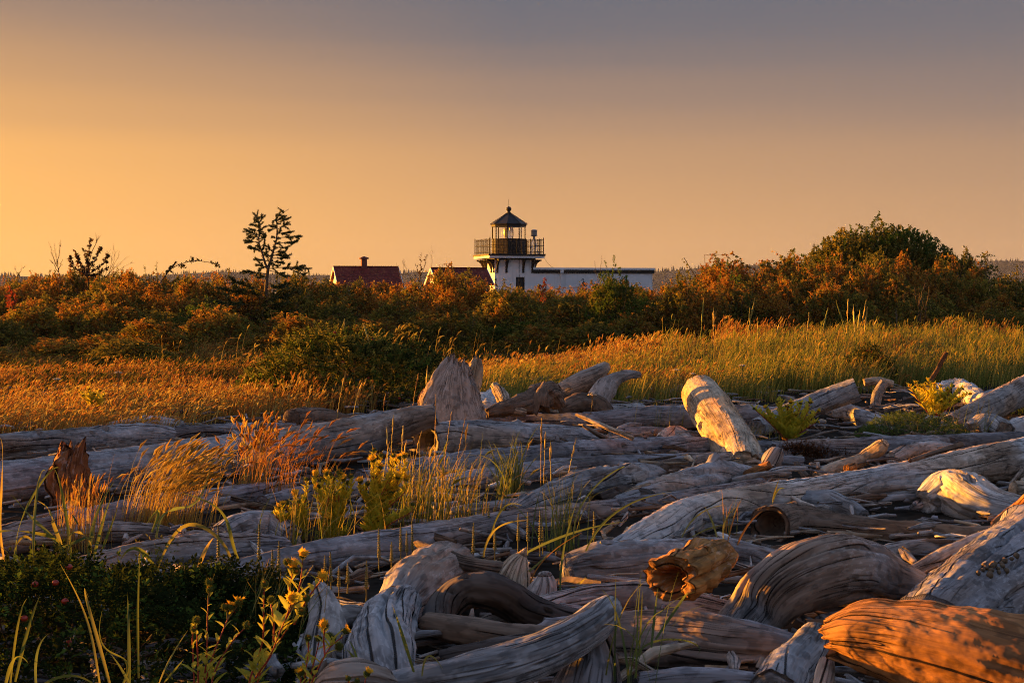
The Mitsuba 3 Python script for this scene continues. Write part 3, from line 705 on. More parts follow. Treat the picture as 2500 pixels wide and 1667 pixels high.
L('driftwood_log', 'pale flat log at the right edge below the grass', GREY, [(2390, 972, 13), (2450, 960, 16), (2540, 946, 16)], rough=.12)
L('driftwood_log', 'smooth log rising to the right edge beside the green plants', DUN, [(2318, 1040, 26), (2390, 1008, 32, .05), (2460, 972, 34, .15), (2560, 925, 34, .3)], rough=.05, flute=.04, cracks=3, knots=1)
L('driftwood_chunk', 'left one of two bleached wood lumps near the right edge', SILVER, [(2376, 1052, 22), (2414, 1038, 30), (2452, 1052, 22)], rough=.26, flute=.16, cat='driftwood')
L('driftwood_chunk', 'right one of two bleached wood lumps, at the right edge', SILVER, [(2462, 1052, 20), (2500, 1044, 28), (2550, 1052, 24)], rough=.26, flute=.16, cat='driftwood')
L('driftwood_log', 'long dark log with a brown mossy patch behind the long pale log', SLATE, [(1890, 1106, 28), (2040, 1100, 33), (2200, 1094, 33), (2340, 1086, 28), (2520, 1074, 24)], rough=.08, flute=.10, cracks=8, knots=3)
L('driftwood_chunk', 'upright grey block leaning among chips behind the long pale log', SLATE, [(1874, 1152, 26), (1888, 1118, 24, .1), (1896, 1104, 18, .2)], D=[13.2, 13.25, 13.3], ends='bb', knots=0, flute=.15, cat='driftwood')
L('driftwood_stick', 'orange sunlit splinter propped against the grey block', ORANGE, [(1796, 1172, 9), (1840, 1152, 12, .08), (1880, 1134, 10, .16)], cat='stick', ends='pb', flute=.2, knots=0)
L('driftwood_stick', 'small dark upright splinter right of the grey block', BROWN, [(1972, 1168, 10), (1954, 1146, 8), (1944, 1130, 6)], D=[12.7, 12.8, 12.9], cat='stick', knots=0)
L('driftwood_root', 'pale ragged root with a blunt upright knob above the long pale log', TAN, [(1992, 1164, 14), (2050, 1140, 17, .05), (2110, 1118, 17, .1), (2148, 1092, 18, .2), (2160, 1082, 12, .26)], cat='root', ends='br', flute=.12, rough=.10, knots=1)
L('driftwood_root', 'splintered pale root fragments right of the blunt upright knob', SILVER, [(2176, 1120, 15, .05), (2220, 1100, 16, .1), (2280, 1092, 14, .1), (2330, 1092, 8, .1)], cat='root', flute=.35, rough=.25, knots=2)
L('driftwood_stick', 'thin brown stick lying on the long pale log', BROWN, [(2222, 1124, 5, .34), (2290, 1102, 7, .38), (2348, 1084, 7, .42)], cat='stick', ends='pb', knots=0)
L('driftwood_chunk', 'small orange chip resting on the long pale log', ORANGE, [(2066, 1142, 9, .2), (2084, 1138, 10, .2)], rough=.2, knots=0, cat='driftwood')
L('driftwood_log', 'long pale log bending from the right edge down to the middle', SILVER, [(2570, 1108, 50), (2420, 1130, 48), (2260, 1160, 44), (2100, 1188, 42), (1950, 1210, 42), (1800, 1236, 46), (1680, 1266, 50), (1580, 1312, 44), (1500, 1352, 30)], rough=.05, flute=.03, cracks=9, knots=1, ends='bb')
L('driftwood_root', 'broken fork of the long pale log ending in a cracked stump', GREY, [(1960, 1226, 30), (2020, 1228, 32), (2070, 1244, 28), (2110, 1262, 18)], cat='root', ends='rb', rough=.16, flute=.12, cracks=4, knots=1)
L('driftwood_log', 'dark brown barky log with a hollow end, below the long pale log', BROWN, [(1880, 1284, 50), (1960, 1272, 40), (2060, 1286, 32), (2200, 1300, 30), (2360, 1312, 30), (2520, 1304, 26)], ends='hb', rough=.14, flute=.10, cracks=8, knots=2)
L('driftwood_log', 'sunlit white twisted root stump at the right edge', SILVER, [(2262, 1226, 34), (2310, 1206, 56), (2370, 1216, 58), (2430, 1236, 46), (2510, 1240, 30)], cat='root', twist=1.6, flute=.20, rough=.16, cracks=12, knots=2)
L('driftwood_stick', 'orange stick reaching in from the right edge beside the white stump', ORANGE, [(2426, 1278, 8, .1), (2470, 1246, 12, .16), (2530, 1200, 13, .3)], cat='stick', ends='pb', knots=0)
L('driftwood_log', 'pale rounded log end at the right edge behind the white stump', TAN, [(2478, 1196, 22), (2530, 1194, 24)], ends='rb')
L('driftwood_log', 'reddish log lying between the bent trunk and the barky log', DUN, [(2150, 1360, 26), (2240, 1340, 24), (2340, 1336, 22), (2420, 1330, 18)], cracks=4)
L('driftwood_log', 'smooth slim round log slanting up behind the bent trunk at right', DUN, [(2200, 1424, 26, .05), (2280, 1378, 27, .12), (2360, 1336, 25, .2), (2424, 1306, 19, .26)], ends='br', rough=.04, flute=.03, cracks=2, knots=0)
# --- foreground
L('driftwood_log', 'log with a dark knot hollow behind the sunlit hollow piece', GREY, [(1398, 1396, 50), (1460, 1386, 60), (1560, 1376, 58), (1680, 1362, 48), (1780, 1352, 38), (1900, 1372, 28)], rough=.12, flute=.10, cracks=6, knots=4, ends='rb')
L('driftwood_log', 'pale curved slab lying under the bend of the long pale log', DUN, [(1580, 1336, 22), (1640, 1322, 24), (1710, 1336, 16)], squash=.7)
L('hollow_stump', 'sunlit hollow stump ring with a dark hole glowing orange', GOLDEN, [(1640, 1412, 70), (1672, 1400, 72), (1716, 1374, 62), (1758, 1350, 42)], D=[6.50, 6.62, 6.8, 7.0], cat='stump', ends='Hr', rough=.20, flute=.14, fibre=.05, gnarl=.03, cracks=7, knots=1, squash=.78, jag=.55, jf=2.2, knobs=((.66, 190, .55, .42),))
L('driftwood_log', 'brown smooth log running from the dark hollow root to the bent trunk', DUN, [(1180, 1540, 34), (1300, 1500, 40), (1420, 1476, 44), (1560, 1464, 46), (1680, 1490, 46), (1790, 1510, 40)], rough=.06, cracks=5, knots=1)
L('driftwood_log', 'large bent trunk arching in the lower right of the log pile', GREY, [(1776, 1560, 50, 0), (1836, 1500, 68, .02), (1910, 1432, 80, .12), (2000, 1394, 88, .16), (2096, 1398, 84, .10), (2190, 1424, 56, .06), (2274, 1440, 26, .03)], rough=.06, flute=.05, cracks=10, knots=1, ends='bb')
L('driftwood_log', 'wide weathered log in front of the bent trunk along the bottom', SLATE, [(1330, 1560, 52), (1480, 1560, 62), (1640, 1560, 72), (1800, 1580, 70), (1920, 1592, 50), (1970, 1598, 34)], rough=.06, flute=.06, cracks=9, knots=0, ends='br')
L('driftwood_log', 'pale wood lying in the gap below the bent trunk', SLATE, [(2000, 1520, 18), (2080, 1502, 20), (2170, 1486, 18)], D=[6.9, 7.0, 7.1])
L('driftwood_root', 'brown root end showing left of the orange log tip', BROWN, [(1966, 1524, 14), (2010, 1528, 16), (2060, 1532, 14)], D=[6.6, 6.6, 6.6], cat='root', ends='hb')
L('driftwood_log', 'short log pointing at the camera below the orange log tip', GREY, [(1990, 1556, 40), (1960, 1600, 50), (1915, 1650, 60), (1890, 1700, 64)], D=[6.2, 5.95, 5.7, 5.5], ends='rb', rough=.09, cracks=5, knots=1)
L('driftwood_stick', 'small pale peg standing in front of the orange log tip', SILVER, [(2006, 1690, 24), (2014, 1650, 24), (2018, 1616, 20)], D=[5.2, 5.25, 5.3], cat='stick', ends='br', cracks=1, knots=0)
L('driftwood_log', 'pale low log along the bottom edge below the wide weathered log', SLATE, [(1560, 1672, 30), (1700, 1660, 32), (1840, 1668, 28)], D=[5.6, 5.6, 5.6])
L('driftwood_log', 'huge grey log with small cones on top rising to the right edge', SLATE, [(2270, 1560, 110), (2370, 1490, 126), (2480, 1424, 140), (2620, 1350, 150)], D=[6.0, 6.5, 7.1, 7.9], ends='rb', rough=.05, flute=.07, cracks=10, knots=2)
L('driftwood_log', 'bright orange-brown squared log with a splintered end at lower right', ORANGE, [(2040, 1556, 52), (2100, 1552, 86), (2200, 1566, 104), (2340, 1600, 122), (2480, 1640, 134), (2640, 1700, 140)], D=[5.25, 5.2, 5.12, 5.0, 4.9, 4.8], ends='bb', rough=.05, flute=.04, fibre=.03, square=.8, gnarl=.012, cracks=7, knots=1, jag=.7, jf=5, squash=.9)
L('driftwood_root', 'pale root with sunlit ridges behind the yellow flowers at bottom', DUN, [(770, 1650, 46), (790, 1580, 50), (798, 1510, 42), (782, 1450, 28), (776, 1422, 14)], D=[6.1, 6.3, 6.5, 6.7, 6.75], cat='root', flute=.18, cracks=5, knots=0)
L('driftwood_root', 'side arm of the pale root reaching right toward the two-lobed root', DUN, [(800, 1520, 34), (850, 1506, 30), (900, 1512, 24), (930, 1530, 18)], D=[6.5, 6.6, 6.7, 6.8], cat='root', flute=.12, knots=0)
L('driftwood_root', 'upper lobe of the big two-lobed grey root, under the dark pointed branch', GREY, [(1116, 1368, 46), (1054, 1410, 76), (1004, 1446, 70), (970, 1484, 54)], D=[7.8, 7.5, 7.2, 7.0], cat='root', rough=.15, flute=.10, fibre=.04, cracks=7, knots=3, ends='bb')
L('driftwood_root', 'lower lobe of the big two-lobed grey root, bulging toward the camera', GREY, [(992, 1462, 36), (962, 1502, 62), (934, 1560, 80), (930, 1630, 90), (950, 1710, 84)], D=[6.95, 6.7, 6.4, 6.1, 5.9], cat='root', rough=.14, flute=.08, fibre=.04, cracks=8, knots=2, ends='rb')
L('driftwood_stick', 'dark pointed branch lying across the two-lobed root', BROWN, [(1018, 1326, 8), (1080, 1352, 15), (1150, 1378, 19), (1220, 1388, 18), (1300, 1396, 10)], D=[7.75, 7.6, 7.5, 7.5, 7.6], cat='stick', ends='pb', flute=.12, knots=0)
L('driftwood_chunk', 'pale pyramid-shaped wood block beside the dark pointed branch', TAN, [(1246, 1450, 56), (1254, 1410, 44), (1268, 1370, 26), (1276, 1354, 12)], D=[7.5, 7.5, 7.5, 7.5], ends='bp', rough=.10, flute=.12, knots=0, cracks=3, cat='driftwood')
L('driftwood_chunk', 'small rounded pale block right of the pyramid-shaped block', DUN, [(1320, 1460, 38), (1330, 1424, 30), (1330, 1404, 18)], D=[7.3, 7.3, 7.3], ends='br', knots=0, cracks=1, cat='driftwood')
L('driftwood_root', 'dark arched root with a shadowed hollow beneath it', DARK, [(1060, 1530, 34), (1082, 1480, 40), (1130, 1446, 42), (1200, 1446, 46), (1270, 1480, 44), (1350, 1510, 38), (1440, 1520, 30)], D=[6.7, 6.8, 6.85, 6.85, 6.85, 6.8, 6.8], cat='root', rough=.18, flute=.12, cracks=5, knots=3, ends='hb')
L('driftwood_log', 'dark grained log under the arch of the dark root', BROWN, [(1040, 1520, 26), (1120, 1536, 34), (1240, 1556, 36), (1380, 1566, 34)], D=[6.6, 6.5, 6.45, 6.45], flute=.14, cracks=6, knots=0)
L('driftwood_root', 'horn-shaped grey root curving up from the bottom edge', GREY, [(860, 1700, 40), (1000, 1680, 52), (1150, 1650, 56), (1280, 1612, 54), (1390, 1560, 50), (1460, 1510, 44), (1488, 1482, 32)], D=[5.3, 5.3, 5.3, 5.35, 5.45, 5.6, 5.7], cat='root', ends='br', rough=.07, flute=.10, cracks=7, knots=0)
L('driftwood_root', 'stout foot of the horn-shaped root going down to the ground', SLATE, [(1440, 1540, 44), (1448, 1590, 56), (1440, 1650, 74), (1430, 1710, 90)], D=[5.62, 5.6, 5.55, 5.5], cat='root', rough=.12, flute=.12, cracks=3, knots=1)
L('driftwood_log', 'dark log lying in the shadow along the bottom middle', DARK, [(1080, 1626, 40), (1220, 1600, 44), (1340, 1580, 40)], D=[6.2, 6.2, 6.3])
L('driftwood_chunk', 'grey lump in the bottom left corner of the log pile', GREY, [(790, 1684, 30), (850, 1650, 42), (905, 1658, 40), (960, 1690, 30)], D=[5.25, 5.15, 5.2, 5.3], rough=.2, flute=.12, ends='rr', cat='driftwood')
L('driftwood_log', 'low shaded log at the bottom edge behind the tall yellow flowers', SLATE, [(380, 1640, 26), (520, 1640, 30), (680, 1650, 26)], D=[5.9, 5.9, 5.9], rough=.14)


def surface_point(key, x, y):
    """The nearest point of a log's own mesh that shows at pixel x, y."""
    v = meshes[key]
    d = np.hypot((v[:, 0] / v[:, 1]) * F + 1250 - x, HZ - (v[:, 2] - H) / v[:, 1] * F - y)
    near = np.where(d < 7)[0]
    return v[near[np.argmin(v[near, 1])]] if len(near) else v[np.argmin(d)]


# small cones and pebbles lying on the huge grey log
big = next(k for k in labels if labels[k]['label'].startswith('huge grey log'))
rp = np.random.default_rng(12)
scene['pebble_skin'] = {'type': 'principled', 'base_color': mikit.proc(lambda p, n, uv: mikit.mix((0.05, 0.035, 0.02), (0.20, 0.12, 0.06), fbm(p.x * 60, p.y * 60, p.z * 60, octaves=2))), 'roughness': 0.7}
for (x, y) in [(2393, 1398), (2404, 1392), (2412, 1386), (2422, 1392), (2430, 1375), (2436, 1384), (2446, 1371), (2452, 1380), (2460, 1390), (2468, 1362), (2484, 1356), (2418, 1400), (2438, 1394), (2456, 1368), (2404, 1378), (2426, 1382)]:
    q = surface_point(big, x, y)
    b = trimesh.creation.icosphere(2, 0.0125 * rp.uniform(.75, 1.3))
    b.vertices = b.vertices * [1, 1, rp.uniform(.75, 1.15)] * (1 + .25 * (meshkit.noise(b.vertices * 160 + x, 3)[:, None] - .5)) + q + [0, 0, .007]
    k = thing('pebble', 'small round brown cone lying in a cluster on the huge grey log', 'cone', 'small cones on the huge log')
    scene[k] = mikit.ply(b, 'pebble_skin', True)

# chips, sticks and bark between the logs
rd = np.random.default_rng(21)
chips = {}
for i in range(3400):
    y = 4.6 + 19 * rd.random() ** 1.3
    x = rd.uniform(-.40, .40) * y
    z = float(gz(x, y)); ln = rd.uniform(.08, .5) * (1 if rd.random() < .9 else 1.8); r = rd.uniform(.006, .022) * (1 if rd.random() < .93 else 1.7)
    a = rd.normal(0, .9) + rd.choice([0, 0, 1.2]); el = rd.normal(0, .10)
    d = np.array([math.cos(a) * math.cos(el), math.sin(a) * math.cos(el), math.sin(el)]) * ln / 2
    c = np.array([x, y, z + r + .015 + .10 * rd.random() ** 2])
    bend = rd.normal(0, .05, 3) * ln
    v, f = tube([c - d, c + bend, c + d], [r * .7, r, r * .6], 6)
    v = v + (meshkit.noise(v * 40 + i, 1)[:, None] - .5) * r * .9
    uv = np.stack([np.arange(len(v)) % 6 * r + rd.uniform(1, 40) + 64 * rd.choice([GREY, SILVER, SLATE, DUN, BROWN, TAN]), (v - c) @ (d / np.linalg.norm(d)) + rd.uniform(2, 60)], 1)
    chips.setdefault('x', []).append((v, f, uv))
n = 0; VV, FF, UU = [], [], []
for v, f, uv in chips['x']:
    VV.append(v); FF.append(f + n); UU.append(uv); n += len(v)
scene['driftwood_chips'] = mikit.ply((np.vstack(VV), np.vstack(FF)), 'wood', True, uv=np.vstack(UU))
tag('driftwood_chips', 'litter of small driftwood chips and sticks between the logs', 'driftwood', kind='stuff')
# the larger loose sticks one can pick out among the chips
for (x, y, a, ln, c, lab) in [(2150, 1228, .05, .62, DUN, 'flat broken stick lying in the chip pocket left of the white stump'), (2110, 1250, .5, .42, BROWN, 'dark short stick in front of the flat broken stick in the chip pocket'),
                              (2200, 1248, -.2, .35, GREY, 'small grey stick right of the flat broken stick in the chip pocket'), (1910, 1176, .1, .45, SILVER, 'pale chip lying below the upright grey block'), (1860, 1190, -.1, .5, DUN, 'flat chip on the left below the upright grey block'),
                              (2050, 1020, -.9, .5, GREY, 'thin stick leaning in the hollow below the slanting sawn log'), (2200, 1010, -.8, .6, SILVER, 'pale thin stick among the plants right of the short grey log'), (430, 1026, .1, .3, DARK, 'small black stick on the pale rounded log end')]:
    q = on_ground(x, y); d = np.array([math.cos(a), math.sin(a) * .6, .12]) * ln / 2
    SEED[0] += 1
    k = thing('driftwood_stick', lab, 'stick')
    v, f, uv = log_mesh(np.array([np.append(q - d + [0, 0, .09], .022), np.append(q + [0, 0, .11], .028), np.append(q + d + [0, 0, .09], .018)]), q[1], SEED[0], c, knots=0, cracks=1, flute=.15)
    scene[k] = mikit.ply((v, f), 'wood', True, uv=uv)
# moss
q = [surface_point(next(k for k in labels if 'mossy' in labels[k]['label']), x, y) for x, y in [(1945, 1088), (1965, 1092), (1985, 1096), (2000, 1104), (1960, 1102), (1980, 1108), (1940, 1096)]]
mb = MB()
for c in q:
    for i in range(220):
        b = c + rd.normal(0, [.10, .03, .025]); t = b + rd.normal(0, .018, 3) + [0, -.012, .02]
        w = rd.normal(0, .004, 3)
        mb.add([b - w, b + w, t], [[0, 1, 2]], np.array([.10, .045, .02]) * rd.uniform(.5, 1.4))
scene['moss'] = mb.ply('leaf')
tag('moss', 'reddish brown moss patch on the long dark log', 'moss', kind='stuff')

# ---------------------------------------------------------------- leaves and grass blades
def unit(v): return v / np.maximum(np.linalg.norm(v, axis=-1, keepdims=True), 1e-9)


def leaf_faces(base, d, nrm, L, Wd, col, fold=.25, tri=False):
    """Leaves as folded diamonds: base points, directions, normals, lengths, widths, colours."""
    n = len(base)
    s = unit(np.cross(d, nrm)); nn = unit(np.cross(s, d))
    L, Wd = L[:, None], Wd[:, None]
    m = base + d * L * .45
    v = np.stack([base, m + s * Wd * .5 + nn * Wd * fold, base + d * L, m - s * Wd * .5 + nn * Wd * fold], 1).reshape(-1, 3)
    k = np.arange(n)[:, None] * 4
    f = np.vstack([k + [0, 1, 2], k + [0, 2, 3]])
    return v, f, np.repeat(col, 4, 0)


RUST = [(0.351, 0.143, 0.031), (0.476, 0.224, 0.037), (0.282, 0.12, 0.028), (0.387, 0.262, 0.051)]
OLIVE = [(0.171, 0.155, 0.034), (0.132, 0.132, 0.031), (0.232, 0.186, 0.039), (0.109, 0.116, 0.031)]
GREEN = [(0.085, 0.131, 0.024), (0.062, 0.105, 0.022), (0.116, 0.166, 0.027)]
YELLOW = [(0.31, 0.248, 0.046), (0.232, 0.217, 0.043), (0.372, 0.264, 0.046)]
RED = [(0.279, 0.046, 0.023), (0.223, 0.054, 0.031)]
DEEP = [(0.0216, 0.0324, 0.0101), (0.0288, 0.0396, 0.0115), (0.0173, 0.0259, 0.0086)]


def shrub(seed, w, d, h, twigs, palettes, mixw, leaf=.045, per=26, lift=0.12, spray=.5, dome=2.2, stems=True, upright=.35, lobe=.55):
    """Foliage and twigs of a shrub, its foot at the origin: sprays of leaves along twigs that end near an uneven dome."""
    r = np.random.default_rng(seed)
    az = r.uniform(0, 2 * np.pi, twigs); q = np.sqrt(r.random(twigs)) if dome > 2 else r.random(twigs) ** .6
    lobes = 1 + lobe * (meshkit.fbm(np.stack([np.cos(az) * 1.7 + q * 2.0, np.sin(az) * 1.7 + q * 1.3, q * 0 + seed], -1), 3, seed) - .5)
    x = np.cos(az) * q * w / 2; y = np.sin(az) * q * d / 2
    top = h * (1 - np.abs(q) ** dome * .88) * lobes
    inside = r.random(twigs) < .42
    z = np.where(inside, top * r.uniform(.10, .95, twigs), top * r.uniform(.86, 1.10, twigs))
    tip = np.stack([x, y, z], 1)
    out = unit(np.stack([x / w, y / d, np.full(twigs, upright) + z / h * .25], 1) + r.normal(0, .30, (twigs, 3)))
    ln = r.uniform(.55, 1.3, twigs) * spray * h * .55
    base = tip - out * ln[:, None]
    base[:, 2] = np.maximum(base[:, 2], .02)
    ci = r.choice(len(palettes), twigs, p=np.array(mixw) / np.sum(mixw))
    ci = np.where(r.random(twigs) < .6, (meshkit.fbm(tip * 1.3, 2, seed + 5) * 1.6 * len(palettes) - .3 * len(palettes)).clip(0, len(palettes) - 1).astype(int), ci)
    t = r.random((twigs, per)) ** .7
    bp = base[:, None] + (tip - base)[:, None] * t[..., None] + r.normal(0, .012, (twigs, per, 3))
    dirs = unit(out[:, None] * .6 + r.normal(0, .75, (twigs, per, 3)))
    nr = unit(r.normal(0, 1, (twigs, per, 3)) + [0, 0, .7])
    col = np.empty((twigs, per, 3))
    for i, pal in enumerate(palettes):
        sel = ci == i
        col[sel] = np.array(pal)[r.integers(0, len(pal), (sel.sum(), per))]
    col *= r.uniform(.75, 1.25, (twigs, per, 1)) * r.uniform(.85, 1.15, (twigs, 1, 1))
    N = twigs * per
    L = leaf * r.uniform(.6, 1.25, N)
    fol = leaf_faces(bp.reshape(-1, 3), dirs.reshape(-1, 3), nr.reshape(-1, 3), L, L * .62, col.reshape(-1, 3))
    sv, sf, n = [], [], 0
    if stems:
        for i in range(0, twigs, 3):
            v, f = tube([base[i] * [.8, .8, .6], base[i], tip[i]], [.010, .007, .003], 3, cap=False)
            sv.append(v); sf.append(f + n); n += len(v)
        for i in range(14):
            j = r.integers(twigs)
            v, f = tube([[x[j] * .1, y[j] * .1, -.05], base[j] * [.45, .45, .6], base[j]], [.022, .015, .009], 4, cap=False)
            sv.append(v); sf.append(f + n); n += len(v)
    return fol, (np.vstack(sv), np.vstack(sf)) if stems else None


flat('twig_bark', (.085, .055, .038), .8, 20, .6)
flat('trunk_bark', (.11, .075, .05), .85, 20, .7)


def shrub_group(key, *a, **k):
    fol, st = shrub(*a, **k)
    scene[key] = {'type': 'shapegroup', 'foliage': mikit.ply(fol[:2], 'leaf', False, color=fol[2]), 'stems': mikit.ply(st, 'twig_bark', True)}


HT = dict(twigs=640, per=26, leaf=.074)
KINDS = {'rust': ([RUST, RUST, OLIVE], [.6, .25, .15]), 'olive': ([OLIVE, YELLOW, RUST], [.55, .25, .2]), 'green': ([GREEN, OLIVE], [.65, .35]), 'gold': ([YELLOW, OLIVE, RUST], [.5, .3, .2]), 'mixed': ([OLIVE, RUST, YELLOW], [.4, .35, .25]), 'crimson': ([RED, RUST], [.6, .4])}
for i, (kd, (pal, mw)) in enumerate(KINDS.items()):
    shrub_group(f'shrub_form_{kd}', 40 + i, 2.6, 2.2, 2.0, palettes=pal, mixw=mw, **HT)
    if kd in ('rust', 'olive', 'mixed', 'gold'):
        shrub_group(f'shrub_form_{kd}b', 60 + i, 2.6, 2.2, 2.0, palettes=pal, mixw=mw, **HT)


def inst(key, group, pos, rot, sc):
    scene[key] = {'type': 'instance', 'shapegroup': {'type': 'ref', 'id': group}, 'to_world': T().translate(list(map(float, pos))).rotate([0, 0, 1], float(rot)).scale(list(map(float, sc)))}


HED_X = [-900, 0, 100, 200, 300, 420, 500, 600, 700, 790, 850, 950, 1010, 1060, 1130, 1180, 1250, 1310, 1350, 1400, 1450, 1500, 1560, 1620, 1660, 1710, 1800, 1900, 2000, 2100, 2250, 2300, 2400, 2450, 2500, 3300]
HED_Y = [690, 684, 676, 668, 664, 672, 676, 684, 690, 696, 697, 697, 690, 676, 684, 692, 694, 690, 688, 690, 682, 672, 684, 690, 676, 654, 638, 636, 628, 622, 622, 626, 642, 672, 684, 690]


def hedge_top(px): return np.interp(px, HED_X, HED_Y)


# the thicket that fills the hedge behind the shrubs one can tell apart
rh = np.random.default_rng(8)
n = 0
tag('thicket', 'dense autumn rose thicket running across the view behind the grass', 'thicket', kind='stuff')
ROWS = [(32.0, None, 520, .85), (35.5, None, 900, 1.05), (39.5, 44, 4000, 0), (43.5, 22, 4000, 0), (46.5, 8, 4000, 0), (49.5, 0, 4000, 0), (53.0, 0, 4000, 0)]
MIX = [[.04, .03, .16, .25, .25, .20, .04, .03], [.06, .05, .16, .22, .22, .18, .06, .05], [.10, .08, .14, .18, .14, .14, .12, .10], [.20, .16, .14, .10, .12, .08, .10, .10], [.26, .22, .14, .10, .08, .04, .08, .08], [.32, .28, .14, .06, .06, .02, .06, .06], [.34, .30, .12, .05, .05, .04, .05, .05]]
for row, (D, off, lim, hfix) in enumerate(ROWS):
    for X in np.arange(-D * .52, D * .50, 1.2):
        D_ = D + rh.uniform(-1, 1)
        px = X / D_ * F + 1250
        if px > lim + rh.uniform(-120, 60) or (row < 2 and rh.random() < .35): continue
        if row < 2: D_ += rh.uniform(-1.6, 1.6)
        if row == 2 and px > 1450: D_ += 2.0
        h = H + (HZ - hedge_top(px) - off) / F * D_ - .20 if off is not None else hfix * rh.uniform(.7, 1.6)
        if row > 3: h += .24 * float(np.interp(px, [650, 760, 1150, 1220], [0, 1, 1, 0]))
        if row > 2 and px < 720: h += .22
        h = max(.7, h) * (rh.uniform(.88, 1.03) if row > 3 else rh.uniform(.72, 1.0))
        if row == 2 and 780 < px < 1620: h *= .85
        if 1640 < px < 2380 and row < 4: D_ += 1.5
        kind = rh.choice(['rust', 'rustb', 'mixed', 'olive', 'oliveb', 'green', 'gold', 'mixedb'], p=MIX[row])
        n += 1
        inst(f'thicket__{n:03d}', 'shrub_form_' + kind, [X + rh.uniform(-.3, .3), D_, -.05], rh.uniform(0, 360), [rh.uniform(.8, 1.15), rh.uniform(.8, 1.15), h / 2.0])


def one_shrub(name, label, px, ybase, ytop, wpx, kind, D=None, cat='shrub', group=None, depth=None):
    D = D or H * F / (ybase - HZ)
    h = H + (HZ - ytop) / F * D; w = wpx / F * D
    k = thing(name, label, cat, group)
    inst(k, 'shrub_form_' + kind, [(px - 1250) / F * D, D, -.04], rh.uniform(0, 360), [w / 2.6, (depth or w) / 2.4, h / 2.0])
    return k


one_shrub('rose_shrub', 'olive green shrub in the hedge below the lighthouse tower', 1235, 850, 706, 230, 'olive')
one_shrub('rose_shrub', 'green shrub reaching up before the right end of the flat-roofed building', 1500, 846, 664, 170, 'green', D=42.5)
one_shrub('rose_shrub', 'golden green shrub with red leaves at the left foot of the tall right hedge', 1668, 838, 690, 180, 'gold', D=43)
one_shrub('rose_shrub', 'orange rust shrub hiding the lower part of the red-roofed shed', 1095, 852, 662, 150, 'rust', D=46)
one_shrub('rose_shrub', 'yellowish green shrub with small leaves at the far left edge', 60, 880, 742, 240, 'oliveb', D=38.5)
one_shrub('rose_shrub', 'dull green shrub at the far right edge of the hedge', 2480, 850, 678, 170, 'olive', D=44)
one_shrub('rose_shrub', 'golden leaved shrub right of the dome-shaped shrub', 2370, 836, 640, 240, 'gold', D=50)
one_shrub('rose_shrub', 'rust coloured shrub on the left shoulder of the tall right hedge', 1760, 832, 640, 270, 'rust', D=48)
one_shrub('rose_shrub', 'olive shrub with orange patches in the middle of the tall right hedge', 1920, 830, 632, 280, 'mixed', D=48.5)
one_shrub('rose_shrub', 'golden green shrub low in front of the dome-shaped shrub', 2120, 832, 655, 250, 'gold', D=47)
# the big dome-shaped shrub: a larger number of leaves, so a form of its own
fol, st = shrub(91, 8.4, 5.4, 3.85, 4600, [GREEN, OLIVE, YELLOW], [.25, .5, .25], leaf=.085, per=30, spray=.22, dome=3.4, lobe=.30)
k = thing('dome_shrub', 'large dome-shaped dark green shrub rising above the hedge at right', 'shrub')
DD = 53.0; b0 = np.array([(2150 - 1250) / F * DD, DD, -.1])
part(k, 'crown', mikit.ply((fol[0] + b0, fol[1]), 'leaf', False, color=fol[2]))
part(k, 'stems', mikit.ply((st[0] + b0, st[1]), 'twig_bark', True))


# ---------------------------------------------------------------- bare twigs and sprays above the hedge
def twig_plant(name, label, cat, D, lines, leaves=(), rad=.010, palette=RUST, leaf=.05, seed=1, dens=26):
    """lines: polylines in pixels of the photograph, standing at distance D with some depth; leaves: which lines carry leaves."""
    r = np.random.default_rng(seed)
    k = thing(name, label, cat)
    mb, lf = MB(), []
    for i, ln in enumerate(lines):
        dz = r.uniform(-.5, .5)
        p = np.array([P(x, y, D + dz * j / max(1, len(ln) - 1)) for j, (x, y) in enumerate(ln)])
        t = np.linspace(0, 1, 9); tt = np.linspace(0, 1, len(p))
        q = np.stack([np.interp(t, tt, p[:, a]) for a in range(3)], 1) + r.normal(0, .012, (9, 3)) * (t[:, None] > .05)
        rr = np.linspace(rad, rad * .3, 9)
        mb.add(*tube(q, rr, 4))
        if leaves == 'all' or i in leaves:
            m = int(dens * np.linalg.norm(p[-1] - p[0])) + 4
            u = r.uniform(.15, 1.0, m)
            b = np.stack([np.interp(u, t, q[:, a]) for a in range(3)], 1)
            d = unit(r.normal(0, 1, (m, 3)) + [0, 0, .25])
            c = np.array(palette)[r.integers(0, len(palette), m)] * r.uniform(.7, 1.3, (m, 1))
            L = leaf * r.uniform(.6, 1.3, m)
            lf.append(leaf_faces(b, d, unit(r.normal(0, 1, (m, 3))), L, L * .6, c))
        else:
            for _ in range(r.integers(3, 7)):           # bare side twigs
                u = r.uniform(.35, .95); b = np.array([np.interp(u, t, q[:, a]) for a in range(3)])
                dd = unit(q[-1] - q[0] + r.normal(0, .35, 3) * np.linalg.norm(q[-1] - q[0])) * r.uniform(.08, .25)
                mb.add(*tube([b, b + dd], [rad * .45, rad * .2], 3, cap=False))
    part(k, 'stem', mb.ply('twig_bark', True))
    if lf:
        o = MB()
        for v, f, c in lf:
            o.add(v, f, c)
        part(k, 'leaves', o.ply('leaf'))
    return k


